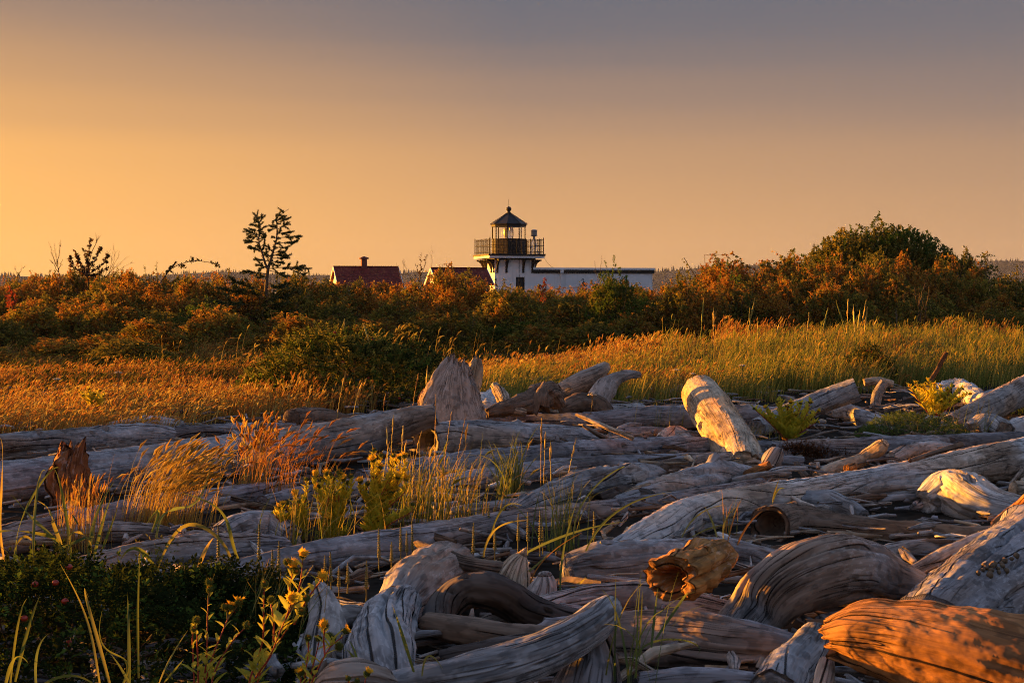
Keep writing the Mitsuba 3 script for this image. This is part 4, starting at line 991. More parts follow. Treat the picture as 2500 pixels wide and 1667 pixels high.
twig_plant('crimson_sprig', 'small bright crimson leaved sprig at the far left of the hedge', 'sprig', 38.0, [[(28, 760), (26, 700)], [(30, 760), (40, 706)], [(24, 760), (16, 712)], [(30, 755), (22, 724)]], leaves='all', palette=RED, leaf=.09, seed=12, dens=46)
twig_plant('crimson_sprig', 'small crimson leaved sprig before the white wall of the flat-roofed building', 'sprig', 40.0, [[(1326, 740), (1328, 678)], [(1324, 740), (1318, 694)], [(1328, 740), (1334, 690)]], leaves='all', palette=RED, leaf=.08, seed=13, dens=40)
twig_plant('bare_sapling', 'thin bare twiggy stem standing at far left above the hedge', 'twigs', 44, [[(148, 690), (138, 640), (132, 592)], [(138, 650), (126, 615), (124, 600)], [(140, 645), (146, 610), (148, 598)], [(143, 665), (128, 640)], [(142, 660), (154, 632)]], rad=.014, seed=2)
twig_plant('bare_sapling', 'small bare twig pair at the left edge above the hedge', 'twigs', 44, [[(44, 690), (42, 668), (34, 654)], [(43, 672), (60, 650)]], rad=.010, seed=3)
twig_plant('bare_sapling', 'pale bare twigs just right of the dark leafy sapling', 'twigs', 44.5, [[(262, 690), (272, 640), (279, 598)], [(264, 670), (286, 610)], [(266, 672), (292, 614)], [(258, 672), (262, 616)], [(252, 680), (310, 628)], [(255, 680), (322, 640)]], rad=.009, seed=4)
twig_plant('leafy_sapling', 'dark leafy sapling sticking out of the hedge at left', 'sapling', 44, [[(214, 700), (215, 650), (221, 580)], [(215, 665), (238, 620), (248, 602)], [(214, 670), (192, 640), (186, 612)], [(214, 672), (176, 650), (170, 628)], [(216, 668), (256, 640), (262, 620)], [(214, 650), (206, 612)], [(215, 645), (232, 596), (240, 580)], [(214, 675), (190, 660)], [(216, 680), (262, 655)]], leaves=[0, 1, 2, 3, 4, 5, 7, 8], rad=.016, palette=[(.06, .035, .02), (.09, .04, .02), (.05, .045, .02)], leaf=.105, seed=5, dens=75)
twig_plant('bramble_arch', 'long arching bramble cane with leaves over the hedge left of the fir', 'bramble', 43, [[(392, 690), (412, 658), (440, 644), (480, 636), (520, 641), (537, 649)], [(405, 668), (428, 640)], [(440, 645), (452, 655)], [(470, 638), (468, 630)]], leaves=[0, 1, 2, 3], rad=.016, palette=[(.05, .05, .02), (.07, .06, .02)], leaf=.10, seed=6, dens=30)
twig_plant('upright_sprig', 'two little upright leafy sprigs beside the arching bramble', 'sprig', 43.5, [[(384, 690), (384, 636)], [(356, 690), (354, 648)]], leaves='all', palette=OLIVE, leaf=.06, seed=7)
twig_plant('leafy_sapling', 'slim leafy twig rising between the two red roofs', 'sapling', 45, [[(1022, 704), (1026, 660), (1030, 618)], [(1024, 680), (1038, 645), (1042, 620)], [(1024, 675), (1016, 648)], [(1026, 690), (1012, 668)]], leaves=[0, 1, 2], rad=.012, palette=[(.07, .05, .02), (.10, .055, .02)], leaf=.075, seed=8)
twig_plant('bare_sapling', 'bare twigs between the two red-roofed houses', 'twigs', 45, [[(985, 700), (968, 640)], [(986, 700), (984, 632)], [(1008, 700), (984, 632)], [(1040, 700), (1054, 650), (1056, 608)]], rad=.008, seed=9)
twig_plant('bare_sapling', 'few bare twigs in front of the flat-roofed building', 'twigs', 45, [[(1462, 690), (1468, 640), (1470, 628)], [(1460, 690), (1450, 636)]], rad=.008, seed=10)
twig_plant('dead_stem', 'pale dead bush stem standing before the dark hedge at right', 'twigs', 40, [[(2240, 812), (2243, 740), (2244, 700)], [(2243, 750), (2230, 705)], [(2244, 745), (2258, 690)], [(2252, 810), (2262, 740), (2270, 700)], [(2243, 770), (2222, 748)], [(2246, 790), (2256, 720)], [(2190, 800), (2188, 752)]], rad=.016, seed=11)


# ---------------------------------------------------------------- the fir sapling with two leaders
def fir():
    r = np.random.default_rng(17)
    k = thing('fir_sapling', 'young fir tree with two leaders standing above the hedge at left', 'tree')
    D = 43.0
    Z = lambda x, y: (560 + x / 4.704, 490 + y / 4.704)      # noqa
    trunk = [[Z(418, 1500), Z(420, 1080), Z(430, 900), Z(440, 800), Z(462, 720), Z(485, 650), Z(520, 520), Z(545, 430), Z(548, 300), Z(540, 230), Z(562, 180), Z(682, 95)],
             [Z(432, 780), Z(400, 680), Z(372, 590), Z(345, 520), Z(338, 430), Z(350, 300), Z(345, 240), Z(310, 165)]]
    rads = [[.06, .056, .052, .048, .042, .04, .03, .026, .02, .016, .012, .006], [.04, .034, .028, .024, .02, .016, .012, .006]]
    mb = MB()
    for p, rr in zip(trunk, rads):
        q = np.array([P(x, y, D) for x, y in p]); mb.add(*tube(q, rr, 7))
    part(k, 'trunk', mb.ply('trunk_bark', True))
    br = [((345, 400), (150, 320)), ((342, 480), (160, 455)), ((345, 300), (245, 268)), ((350, 330), (412, 298)), ((345, 420), (195, 422)), ((345, 385), (412, 375)), ((380, 600), (315, 560)), ((365, 560), (218, 528)), ((368, 520), (408, 498)), ((345, 260), (268, 200)), ((345, 260), (374, 190)), ((330, 210), (300, 165)),
          ((338, 350), (240, 320)), ((340, 440), (410, 420)), ((545, 430), (798, 398)), ((540, 500), (795, 470)), ((552, 330), (705, 250)), ((545, 255), (660, 205)), ((550, 310), (455, 342)), ((545, 430), (492, 412)), ((520, 530), (680, 548)), ((500, 620), (680, 640)), ((485, 660), (668, 660)), ((485, 580), (438, 522)), ((540, 205), (494, 240)), ((560, 185), (585, 115)),
          ((548, 380), (700, 362)), ((545, 400), (590, 340)), ((540, 230), (630, 175)), ((530, 300), (490, 300)), ((450, 780), (930, 775)), ((452, 800), (690, 868)), ((440, 770), (290, 728)), ((440, 842), (182, 812)), ((460, 700), (305, 668)), ((470, 690), (640, 722)), ((455, 735), (340, 800)), ((480, 640), (600, 600)), ((475, 680), (400, 620)), ((470, 700), (560, 760)), ((465, 640), (380, 590)), ((500, 600), (640, 580)), ((700, 790), (855, 740)), ((700, 790), (850, 850)), ((560, 830), (540, 890)), ((440, 850), (340, 890)), ((640, 780), (700, 720))]
    lower = [((425, 1050), (40 + 60, 930)), ((425, 1020), (760, 950)), ((420, 1120), (-60, 1000)), ((422, 1150), (820, 1040)), ((420, 1200), (-120, 1150)), ((420, 1220), (700, 1180)), ((420, 1260), (60, 1280)), ((420, 1300), (800, 1290)), ((420, 1330), (-100, 1380)), ((420, 1360), (640, 1400)), ((418, 1400), (120, 1470)), ((418, 1420), (760, 1500)), ((420, 1100), (200, 1060)), ((420, 1150), (600, 1110)), ((420, 1240), (240, 1180)), ((420, 1290), (560, 1240)), ((420, 1350), (300, 1330)), ((420, 1250), (430, 1180))]
    wood, shoots = MB(), []
    for i, ((x0, y0), (x1, y1)) in enumerate(br + lower):
        low = i >= len(br)
        a = P(*Z(x0, y0), D); b = P(*Z(x1, y1), D)
        L = np.linalg.norm(b - a); dep = r.uniform(-.7, .7) * L
        if low: dep = r.uniform(-1.4, .1) * min(L, 1.6) - .2
        mid = (a + b) / 2 + [0, dep * .5, r.uniform(-.04, .05) * L]; b = b + [0, dep, 0]
        wood.add(*tube([a, mid, b], [.014, .010, .004], 4))
        shoots.append((a + (b - a) * .35, b, .064 if not low else .085))
        for j in range(int(L / (.092 if not low else .07))):           # side shoots
            t = r.uniform(.3, .95); q = a * (1 - t) + b * t + [0, 0, r.uniform(-.02, .02)]
            d = unit(unit(b - a) * .9 + r.normal(0, .6, 3) + [0, 0, .1]); ll = r.uniform(.10, .26) * (1.2 - .5 * t) * (1 if not low else 1.5)
            wood.add(*tube([q, q + d * ll], [.005, .003], 3, cap=False)); shoots.append((q, q + d * ll, .060 if not low else .08))
    for p in trunk:                                                   # short shoots close to the leaders
        for j in range(34):
            t = r.uniform(.30, 1.0); q = np.array([P(x, y, D) for x, y in p]); u = np.linspace(0, 1, len(q)); c = np.array([np.interp(t, u, q[:, a]) for a in range(3)])
            d = unit(r.normal(0, 1, 3) * [1, 1, .5] + [0, 0, .5]); ll = r.uniform(.08, .22); shoots.append((c, c + d * ll, .05))
    part(k, 'branches', wood.ply('trunk_bark', True))
    o = MB()
    for a, b, nl in shoots:
        L = np.linalg.norm(b - a); m = int(L * 620) + 26
        t = r.random(m); base = a + (b - a) * t[:, None]
        ax = unit(b - a)
        d = unit(ax * r.uniform(.5, 1.1, (m, 1)) + unit(r.normal(0, 1, (m, 3))) * .9)
        ln = nl * r.uniform(.7, 1.2, m)
        s = unit(np.cross(d, r.normal(0, 1, (m, 3)))) * .0085
        v = np.stack([base - s, base + s, base + d * ln[:, None]], 1).reshape(-1, 3)
        c = np.repeat(np.array([.075, .085, .026]) * r.uniform(.6, 1.5, (m, 1)) + np.array([.02, .016, .0]) * r.random((m, 1)), 3, 0)
        o.add(v, np.arange(3 * m).reshape(-1, 3), c)
    part(k, 'needles', o.ply('needle'))


fir()


# ---------------------------------------------------------------- grass
GOLD = [(0.46, 0.325, 0.075), (0.4, 0.269, 0.06), (0.52, 0.403, 0.12), (0.36, 0.213, 0.05)]
COPPER = [(.38, .17, .045), (.32, .14, .04), (.42, .22, .06)]
LIME = [(.20, .22, .045), (.15, .18, .04), (.28, .25, .06)]
SEAG = [(.13, .17, .06), (.10, .14, .05), (.17, .19, .06)]


def blades(r, base, h, palette, width=.006, lean=.35, wind=(.22, 0.0), seg=4, bend=.5, head=0.0, head_len=.14, head_w=.016, pal_head=None, kink=0.0):
    n = len(base)
    az = r.uniform(0, 2 * np.pi, n); le = np.abs(r.normal(0, lean, n))
    d = np.stack([np.cos(az) * le + wind[0], np.sin(az) * le + wind[1], np.ones(n)], 1)
    hor = d * [1, 1, 0]
    t = np.linspace(0, 1, seg + 1)[None, :, None]
    hh = (h * r.uniform(.6, 1.15, n))[:, None, None]
    bd = (bend * r.uniform(.3, 1.5, n))[:, None, None]
    pts = base[:, None] + hh * (np.array([0, 0, 1.0]) * (t - .42 * bd * t ** 3) + hor[:, None] * (t * .45 + bd * t ** 2.6))
    side = unit(np.cross(unit(d), unit(r.normal(0, 1, (n, 3)))))[:, None]
    w = (width * r.uniform(.6, 1.3, n))[:, None, None] * (1 - .85 * t ** 1.5) * .5
    v = np.stack([pts - side * w, pts + side * w], 2).reshape(n, -1, 3)
    k = np.arange(n)[:, None, None] * (2 * (seg + 1)); j = np.arange(seg)[None, :, None] * 2
    f = np.concatenate([(k + j + np.array([0, 1, 3])).reshape(-1, 3), (k + j + np.array([0, 3, 2])).reshape(-1, 3)])
    c = np.array(palette)[r.integers(0, len(palette), n)] * r.uniform(.75, 1.2, (n, 1))
    mb = MB().add(v.reshape(-1, 3), f, np.repeat(c, 2 * (seg + 1), 0))
    sel = np.where(r.random(n) < head)[0]
    if len(sel):
        a = pts[sel, -1]; ax = unit(pts[sel, -1] - pts[sel, -2]); m = len(sel)
        L = (head_len * r.uniform(.6, 1.2, m))[:, None]; ph = pal_head or palette
        cc = np.array(ph)[r.integers(0, len(ph), m)] * r.uniform(.8, 1.3, (m, 1))
        droop = np.array([wind[0], wind[1], -.35]) * .5
        for q in range(3):
            s = unit(np.cross(ax, r.normal(0, 1, (m, 3)))) * (head_w * .5)
            vv = np.stack([a - ax * L * .15, a + ax * L * .35 + s, a + ax * L * .9 + droop * L, a + ax * L * .30 - s], 1).reshape(-1, 3)
            kk = np.arange(m)[:, None] * 4
            mb.add(vv, np.vstack([kk + [0, 1, 2], kk + [0, 2, 3]]), np.repeat(cc, 4, 0))
    return mb


def patch(key, seed, size, n, h, palette, clump=9, bsdf='straw', **kw):
    r = np.random.default_rng(seed)
    c = r.uniform(-size / 2, size / 2, (clump * 6, 2))
    b = c[r.integers(0, len(c), n)] + r.normal(0, .13, (n, 2))
    hv = h * (.55 + .9 * meshkit.fbm(np.column_stack([b * .9, np.full(n, seed)]), 2, seed))
    scene[key] = {'type': 'shapegroup', 'blades': blades(r, np.column_stack([b, np.zeros(n)]), hv, palette, **kw).ply(bsdf)}


for i in range(3):
    patch(f'grass_form_gold_{i}', 200 + i, 2.4, 1275, 0.59, GOLD + COPPER, width=.013, head=.55, head_len=.13, head_w=.026, seg=3, bend=.34, lean=.22)
    patch(f'grass_form_copper_{i}', 210 + i, 2.4, 1125, 0.541, COPPER + GOLD[:1], width=.012, head=.5, head_len=.14, head_w=.026, seg=3, bend=.4, lean=.25)
    patch(f'grass_form_lime_{i}', 220 + i, 2.4, 1125, 0.607, LIME + LIME + GOLD[:2], width=.015, head=.12, head_len=.16, head_w=.024, seg=3, bend=.3, lean=.26)
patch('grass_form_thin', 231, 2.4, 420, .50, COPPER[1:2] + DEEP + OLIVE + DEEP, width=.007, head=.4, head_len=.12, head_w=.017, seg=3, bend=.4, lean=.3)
patch('grass_form_wisp_0', 232, 2.4, 300, .80, GOLD + COPPER[:1], clump=4, width=.011, head=.8, head_len=.15, head_w=.024, seg=4, bend=.5, lean=.24)
patch('grass_form_wisp_1', 233, 2.4, 260, .74, GOLD + LIME[2:] + COPPER[:1], clump=3, width=.011, head=.7, head_len=.14, head_w=.024, seg=4, bend=.55, lean=.3)
rgf = np.random.default_rng(31)
tag('field_grass', 'golden and green tall beach grass in the field between the logs and the hedge', 'grass', kind='stuff')
n = 0
for D in np.arange(15.5, 41, 1.35):
    for X in np.arange(-.42 * D, .42 * D, 1.55):
        x, y = X + rgf.uniform(-.7, .7), D + rgf.uniform(-.6, .6)
        px = x / y * F + 1250
        py = HZ + H / y * F
        # where the field starts: nearer on the left
        first = np.interp(px, [0, 250, 540, 700, 1150, 1300, 1700, 2000, 2250, 2500], [1066, 1062, 1036, 1000, 985, 975, 985, 960, 950, 945])
        if py > first: continue
        if 580 < px < 1170 and 935 < py < 995: continue            # the rose bush stands here
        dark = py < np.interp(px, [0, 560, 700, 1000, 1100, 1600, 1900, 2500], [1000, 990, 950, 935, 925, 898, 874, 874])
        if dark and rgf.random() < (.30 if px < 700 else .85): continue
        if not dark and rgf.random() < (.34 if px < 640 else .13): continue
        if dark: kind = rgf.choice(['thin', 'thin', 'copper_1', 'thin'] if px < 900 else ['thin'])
        elif px > 1780: kind = rgf.choice(['lime_0', 'lime_1', 'lime_2', 'gold_0', 'copper_1'], p=[.27, .26, .24, .14, .09])
        elif px > 1100: kind = rgf.choice(['gold_0', 'gold_1', 'wisp_0', 'copper_0', 'copper_2', 'lime_0', 'lime_1'], p=[.20, .16, .14, .10, .08, .16, .16])
        else: kind = rgf.choice(['gold_0', 'gold_1', 'wisp_0', 'wisp_1', 'copper_0', 'thin'], p=[.16, .12, .28, .24, .10, .10])
        n += 1
        s = rgf.uniform(.62, 1.2) * (1.0 if py < 960 else .85) * float(np.interp(px, [0, 600, 800, 1500, 1750, 2500], [.68, .72, .78, .85, 1.05, 1.05]))
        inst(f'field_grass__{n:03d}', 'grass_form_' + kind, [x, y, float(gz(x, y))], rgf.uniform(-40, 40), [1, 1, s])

# ---------------------------------------------------------------- rose bushes with hips
def rose_bush(name, label, c, w, d, h, n, leaf, seed, palette, hips=0, stems=40, hip_px=(), lumpy=.55):
    r = np.random.default_rng(seed)
    k = thing(name, label, 'bush')
    # leaf positions: a lumpy mound, dense near its surface
    az = r.uniform(0, 2 * np.pi, n); q = np.sqrt(r.random(n))
    x, y = np.cos(az) * q, np.sin(az) * q
    lump = 1 + lumpy * (meshkit.fbm(np.stack([x * w * 1.5, y * d * 1.5, x * 0 + seed], -1), 3, seed) - .5)
    top = h * (1 - q ** 2.4 * .92) * lump
    z = top * np.where(r.random(n) < .72, r.uniform(.84, 1.03, n), r.uniform(.10, .9, n))
    base = np.stack([c[0] + x * w / 2, c[1] + y * d / 2, c[2] + z], 1)
    outd = unit(np.stack([x, y, np.full(n, .55)], 1) + r.normal(0, .45, (n, 3)))
    nrm = unit(np.stack([x * .4, y * .4, np.ones(n)], 1) + r.normal(0, .42, (n, 3)))
    side = unit(np.cross(outd, nrm))
    mb = MB()
    colr = np.array(palette)[r.integers(0, len(palette), n)] * r.uniform(.7, 1.35, (n, 1))
    L = leaf * r.uniform(.7, 1.2, n)
    for j, (along, sgn) in enumerate([(.15, 1), (.15, -1), (.5, 1), (.5, -1), (.85, 1), (.85, -1), (1.0, 0)]):
        b = base + outd * (L * 2.6 * along)[:, None]
        dd = unit(outd * .45 + side * sgn * .9) if sgn else outd
        mb.add(*leaf_faces(b, dd, unit(nrm + r.normal(0, .22, (n, 3))), L * r.uniform(.8, 1.1, n), L * .62, colr, fold=.16))
    part(k, 'foliage', mb.ply('leaf'))
    sb = MB()
    for i in range(stems):
        a, qq = r.uniform(0, 2 * np.pi), math.sqrt(r.random()) * .9
        e = np.array([c[0] + math.cos(a) * qq * w / 2, c[1] + math.sin(a) * qq * d / 2, c[2] + h * (1 - qq ** 2.4 * .9) * .85])
        f0 = np.array([c[0] + math.cos(a) * qq * w / 4, c[1] + math.sin(a) * qq * d / 4, c[2] - .03])
        sb.add(*tube([f0, (f0 + e) / 2 + r.normal(0, .03, 3), e], [.007, .005, .003], 4))
    part(k, 'stems', sb.ply('twig_bark', True))
    hp = trimesh.creation.icosphere(2, 1.0)
    for i in range(hips):
        j = r.integers(0, n)
        cc = base[j] + [0, -.02, .01]
        if i < len(hip_px):
            near = np.abs((base[:, 0] / base[:, 1]) * F + 1250 - hip_px[i][0]) + np.abs(HZ - (base[:, 2] - H) / base[:, 1] * F - hip_px[i][1])
            ok = np.where(near < 26)[0]
            if len(ok): cc = base[ok[np.argmin(base[ok, 1])]] + [0, -.045, .0]
        s = leaf * .50
        part(k, 'rose_hip', mikit.ply((hp.vertices * [s, s, s * .85] + cc, hp.faces), 'rose_hip_skin', True))
    return k


scene['rose_hip_skin'] = {'type': 'principled', 'base_color': {'type': 'rgb', 'value': [.42, .035, .012]}, 'roughness': .3, 'specular': .5}
g = on_ground(850, 985)
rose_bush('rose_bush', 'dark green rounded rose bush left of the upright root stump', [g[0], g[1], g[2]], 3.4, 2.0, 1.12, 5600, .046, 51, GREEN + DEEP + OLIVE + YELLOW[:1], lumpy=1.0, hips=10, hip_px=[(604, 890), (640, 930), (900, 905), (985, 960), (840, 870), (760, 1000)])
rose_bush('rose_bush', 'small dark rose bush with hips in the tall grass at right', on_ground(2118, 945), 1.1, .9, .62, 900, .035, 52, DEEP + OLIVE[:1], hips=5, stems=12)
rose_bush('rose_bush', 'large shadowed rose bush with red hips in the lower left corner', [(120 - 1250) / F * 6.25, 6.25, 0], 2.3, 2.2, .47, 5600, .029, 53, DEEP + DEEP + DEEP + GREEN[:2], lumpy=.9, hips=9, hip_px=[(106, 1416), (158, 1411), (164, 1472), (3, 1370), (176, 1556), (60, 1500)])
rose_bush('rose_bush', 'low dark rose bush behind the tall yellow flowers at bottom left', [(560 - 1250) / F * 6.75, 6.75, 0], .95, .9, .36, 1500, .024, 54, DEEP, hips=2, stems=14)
rose_bush('rose_bush', 'tiny yellow-green rose seedling on the dark pitted log', on_ground(380, 1392), .30, .26, .16, 70, .026, 55, OLIVE + YELLOW, stems=5)
rose_bush('green_weed', 'low green weed patch at the foot of the smooth right log', on_ground(2230, 1072), 1.3, .9, .28, 1500, .020, 56, GREEN + SEAG, stems=8)
rose_bush('green_weed', 'green weed patch at the right edge beyond the smooth log', on_ground(2500, 1010), .9, .8, .35, 700, .022, 57, GREEN, stems=8)

# ---------------------------------------------------------------- single grass tufts among the logs
def tuft(label, x, y, n, h, palette, spread=.09, seed=1, name='grass_tuft', stretch=1.0, z=None, kind=None, **kw):
    r = np.random.default_rng(seed)
    k = thing(name, label, 'grass', kind=kind)
    b = on_ground(x, y)
    if z: b = P(x, y, z)
    base = np.column_stack([r.normal(0, spread * stretch, n), r.normal(0, spread, n), np.zeros(n)]) + b
    scene[k] = blades(r, base, np.full(n, h), palette, **kw).ply('straw')
    return k


tuft('golden grass tuft with nodding seed heads in front of the long log at left', 402, 1300, 300, .60, GOLD, spread=.11, stretch=1.3, seed=301, width=.006, head=.75, head_len=.12, head_w=.014, wind=(.34, 0), bend=.45, lean=.14, seg=5)
tuft('reddish grass tuft in front of the rotten stump', 198, 1345, 120, .46, COPPER + GOLD, spread=.08, seed=302, width=.005, head=.6, head_len=.09, head_w=.012, wind=(.10, 0), bend=.25, lean=.16, seg=4)
tuft('dry golden weed tuft rising before the long thick log', 622, 1196, 130, .62, GOLD + COPPER, spread=.07, seed=303, width=.006, head=.9, head_len=.10, head_w=.03, wind=(.08, 0), bend=.5, lean=.22, seg=4)
tuft('coppery grass with fine red seed heads left of the yellow flower cluster', 680, 1230, 110, .66, COPPER, spread=.12, stretch=1.5, seed=304, width=.0055, head=.8, head_len=.13, head_w=.016, wind=(.22, 0), bend=.6, lean=.25, seg=5)
tuft('arching green beach grass tuft in the middle of the logs', 1246, 1238, 74, .66, SEAG, spread=.05, seed=305, width=.013, wind=(.05, 0), bend=.75, lean=.34, seg=7)
tuft('thin green and red grass tuft in front of the dark hollow root end', 1360, 1360, 46, .60, LIME + SEAG, spread=.075, seed=306, width=.010, wind=(.08, 0), bend=.35, lean=.36, seg=6)
tuft('yellow green grass stand right of the yellow flower cluster', 1050, 1300, 230, .64, GOLD + LIME + LIME, spread=.13, stretch=1.5, seed=307, width=.008, head=.10, wind=(.16, 0), bend=.42, lean=.32, seg=5)
tuft('small sparse grass tuft below the long pale log', 1772, 1330, 14, .36, LIME + COPPER, spread=.05, seed=308, width=.009, wind=(.1, 0), bend=.4, lean=.36, seg=6)
tuft('few thin dark blades in front of the wide weathered log at bottom', 1556, 1668, 13, .50, SEAG + LIME, spread=.05, seed=309, width=.008, z=5.4, wind=(.02, 0), bend=.5, lean=.36, seg=7)
tuft('thin wispy grass growing behind the long pale log at right', 2300, 1165, 16, .30, SEAG, spread=.07, seed=310, width=.006, bend=.6, lean=.3, seg=6)
tuft('grass mixed through the left of the yellow flower cluster', 760, 1345, 64, .52, LIME + GOLD, spread=.13, stretch=1.6, seed=311, width=.008, wind=(.16, 0), bend=.5, lean=.34, seg=5)
tuft('sparse green blades among the weeds left of the smooth right log', 2360, 1070, 26, .5, LIME, spread=.22, kind='stuff', seed=312, width=.009, bend=.3, lean=.35, seg=5)
tuft('dry yellow grass tuft growing at the right end of the slate-dark log', 1650, 1050, 40, .42, GOLD + LIME, spread=.15, stretch=2, kind='stuff', seed=313, width=.007, bend=.3, lean=.2, seg=4)
tuft('dry grass fringe under the sunlit end of the tilted log', 1850, 1072, 60, .22, GOLD + OLIVE, spread=.12, stretch=1.6, kind='stuff', seed=314, width=.007, bend=.5, lean=.4, seg=4)
tuft('tall grass stalks behind the left of the field in front of the thicket', 870, 905, 120, .85, GOLD, spread=.5, stretch=3, kind='stuff', seed=316, width=.010, head=.7, head_len=.16, head_w=.022, wind=(.2, 0), bend=.5, lean=.2, seg=5)
tuft('olive grass with pale blades under the two-lobed root and yellow flowers', 650, 1600, 80, .42, LIME + GOLD, spread=.09, stretch=1.3, seed=317, width=.007, bend=.3, lean=.25, seg=5)


def stalks(label, tips, D, palette, seed, name='rye_grass', base_dy=120, rad=.0035, head=.16, hw=.014, blade=True):
    """Single stalks with a spike; each tip in pixels of the photograph."""
    r = np.random.default_rng(seed); k = thing(name, label, 'grass'); mb = MB(); hb = MB()
    for (x, y, L, dx) in tips:
        a, b = P(x - dx, y + L, D), P(x, y, D)
        m = (a + b) / 2 - np.array([(b - a)[0] * .18, 0, 0])
        c = np.array(palette[r.integers(0, len(palette))]) * r.uniform(.8, 1.2)
        pts = np.array([(1 - t) ** 2 * a + 2 * t * (1 - t) * m + t * t * b for t in np.linspace(0, 1, 9)])
        mb.add(*tube(pts, np.linspace(rad, rad * .6, 9), 4), c)
        ax = unit(pts[-1] - pts[-2])
        hl = head * r.uniform(.8, 1.2)
        q = np.array([pts[-1] - ax * hl * .8 + ax * hl * 1.1 * t for t in np.linspace(0, 1, 6)])
        v, f = tube(q, np.array([.3, .8, 1, .9, .6, .15]) * hw * .5, 6)
        v = v + r.normal(0, hw * .12, v.shape)
        hb.add(v, f, c * [1.05, 1.0, .95])
    part(k, 'stem', mb.ply('coloured', True)); part(k, 'seed_head', hb.ply('coloured', True))


stalks('five tall pale seed spikes before the dark gap under the long thick log', [(960, 1024, 150, 8), (945, 1054, 130, -3), (984, 1050, 130, 6), (1026, 1066, 130, 24), (990, 1090, 90, 6)], 11.9, GOLD, 1)
stalks('two golden seed spikes standing behind the arching green tuft', [(1322, 1036, 190, 2), (1331, 1066, 150, 4), (1344, 1090, 110, 0), (1404, 1082, 130, 24)], 11.6, GOLD, 2)
stalks('tall rye grass spikes standing out of the field before the dark hedge', [(1717, 744, 120, 8), (1742, 768, 90, 0), (1840, 742, 130, 22), (1830, 766, 110, -2), (1974, 778, 90, 6), (2018, 766, 90, 14), (2046, 748, 110, -26), (2070, 744, 110, 3), (2084, 760, 100, -4), (2112, 748, 110, 14), (2098, 770, 90, 6), (2116, 764, 90, 8), (1850, 800, 70, 0), (1900, 800, 70, 14), (2136, 792, 70, 20)], 30.0, GOLD + LIME, 3, rad=.009, head=.42, hw=.034)
stalks('thin red stalks beside the yellow flower cluster', [(1063, 980, 320, 2), (1100, 1020, 270, 30), (1134, 1030, 260, 40)], 10.4, COPPER, 4, rad=.003, hw=.006)
stalks('tall grass stalks with seed heads among the rose bush at left', [(890, 800, 120, -30), (1010, 826, 110, 20), (1030, 836, 100, 30), (840, 790, 110, 8), (800, 800, 90, 4), (300, 1000, 100, 10)], 21.5, GOLD, 5, rad=.006, head=.26, hw=.026)
stalks('slender seed stalks in front of the dark rose bush', [(842, 916, 110, 20), (880, 945, 80, 20), (1043, 905, 110, 6), (1020, 920, 90, 14), (940, 970, 50, 6)], 17.5, COPPER + GOLD, 6, rad=.004, head=.20, hw=.018)


def broad_blades(label, lines, D, palette, seed, width=.016, name='beach_grass'):
    """Broad single blades that bend as the photograph shows, each a ribbon with a fold along its middle."""
    r = np.random.default_rng(seed); k = thing(name, label, 'grass')
    for ln in lines:
        d = D + r.uniform(-.25, .25)
        p = np.array([P(x, y, d + .12 * i * r.uniform(-1, 1)) for i, (x, y) in enumerate(ln)])
        t = np.concatenate([[0], np.cumsum(np.linalg.norm(np.diff(p, axis=0), axis=1))]); s = np.linspace(0, t[-1], 18)
        q = np.stack([(CubicSpline(t, p[:, a]) if len(p) > 2 else (lambda s, t=t, y=p[:, a]: np.interp(s, t, y)))(s) for a in range(3)], 1)
        tg = unit(np.gradient(q, axis=0)); sd = unit(np.cross(tg, [r.normal(0, .25), 1, r.normal(0, .25)])); nn = np.cross(sd, tg)
        w = (width * r.uniform(.7, 1.25) * (1 - (s / t[-1]) ** 2.2 * .93) * np.clip(.6 + s / t[-1] * 1.2, 0, 1))[:, None] / 2
        v = np.stack([q - sd * w + nn * w * .3, q, q + sd * w + nn * w * .3], 1).reshape(-1, 3)
        i = np.arange(17)[:, None] * 3
        c = np.array(palette[r.integers(0, len(palette))]) * r.uniform(.8, 1.2)
        part(k, 'blade', MB().add(v, np.vstack([i + [0, 1, 4, 3], i + [1, 2, 5, 4]]), c).ply('straw', True))


Z4 = lambda pts: [(x / 3.647, 1000 + y / 3.647) for x, y in pts]        # noqa
broad_blades('long broad beach grass blades rising from the lower left rose bush', [Z4(q) for q in [
    [(100, 1480), (130, 1300), (200, 950), (330, 700), (540, 530)], [(600, 1400), (560, 1250), (470, 1000), (400, 850), (335, 810)], [(620, 1450), (590, 1300), (300, 980), (200, 870), (95, 750)], [(830, 1320), (850, 1250), (900, 1050), (1005, 745)],
    [(780, 1330), (790, 1250), (870, 900), (1015, 640)], [(300, 1400), (295, 1150), (312, 850), (405, 545)], [(630, 1400), (610, 1100), (570, 850), (500, 560), (430, 440)], [(910, 1240), (960, 1110), (1045, 880)], [(60, 1480), (15, 1200), (8, 800), (25, 400), (0, 250)],
    [(560, 1330), (520, 1200), (420, 1120), (160, 1080), (70, 1270)], [(640, 1330), (630, 1100), (800, 1180), (800, 1300)], [(480, 1260), (700, 1160), (830, 1140)], [(280, 1160), (180, 1150), (120, 1260)], [(1390, 1140), (1440, 950), (1640, 870), (1880, 470)], [(1350, 1090), (1400, 900), (1300, 1020)],
    [(690, 1020), (630, 915)], [(1400, 1450), (1230, 1240), (1070, 1340)], [(1720, 1520), (1790, 1330), (1900, 1140)], [(2120, 1330), (2050, 1100), (1960, 900), (1620, 740)], [(2050, 1310), (1920, 1120), (1700, 1020), (1500, 1190), (1390, 1460)], [(1250, 1560), (1240, 1240)], [(1390, 1560), (1260, 1280)]]], 6.9, LIME + LIME + GOLD[:1] + SEAG, 401, width=.020)
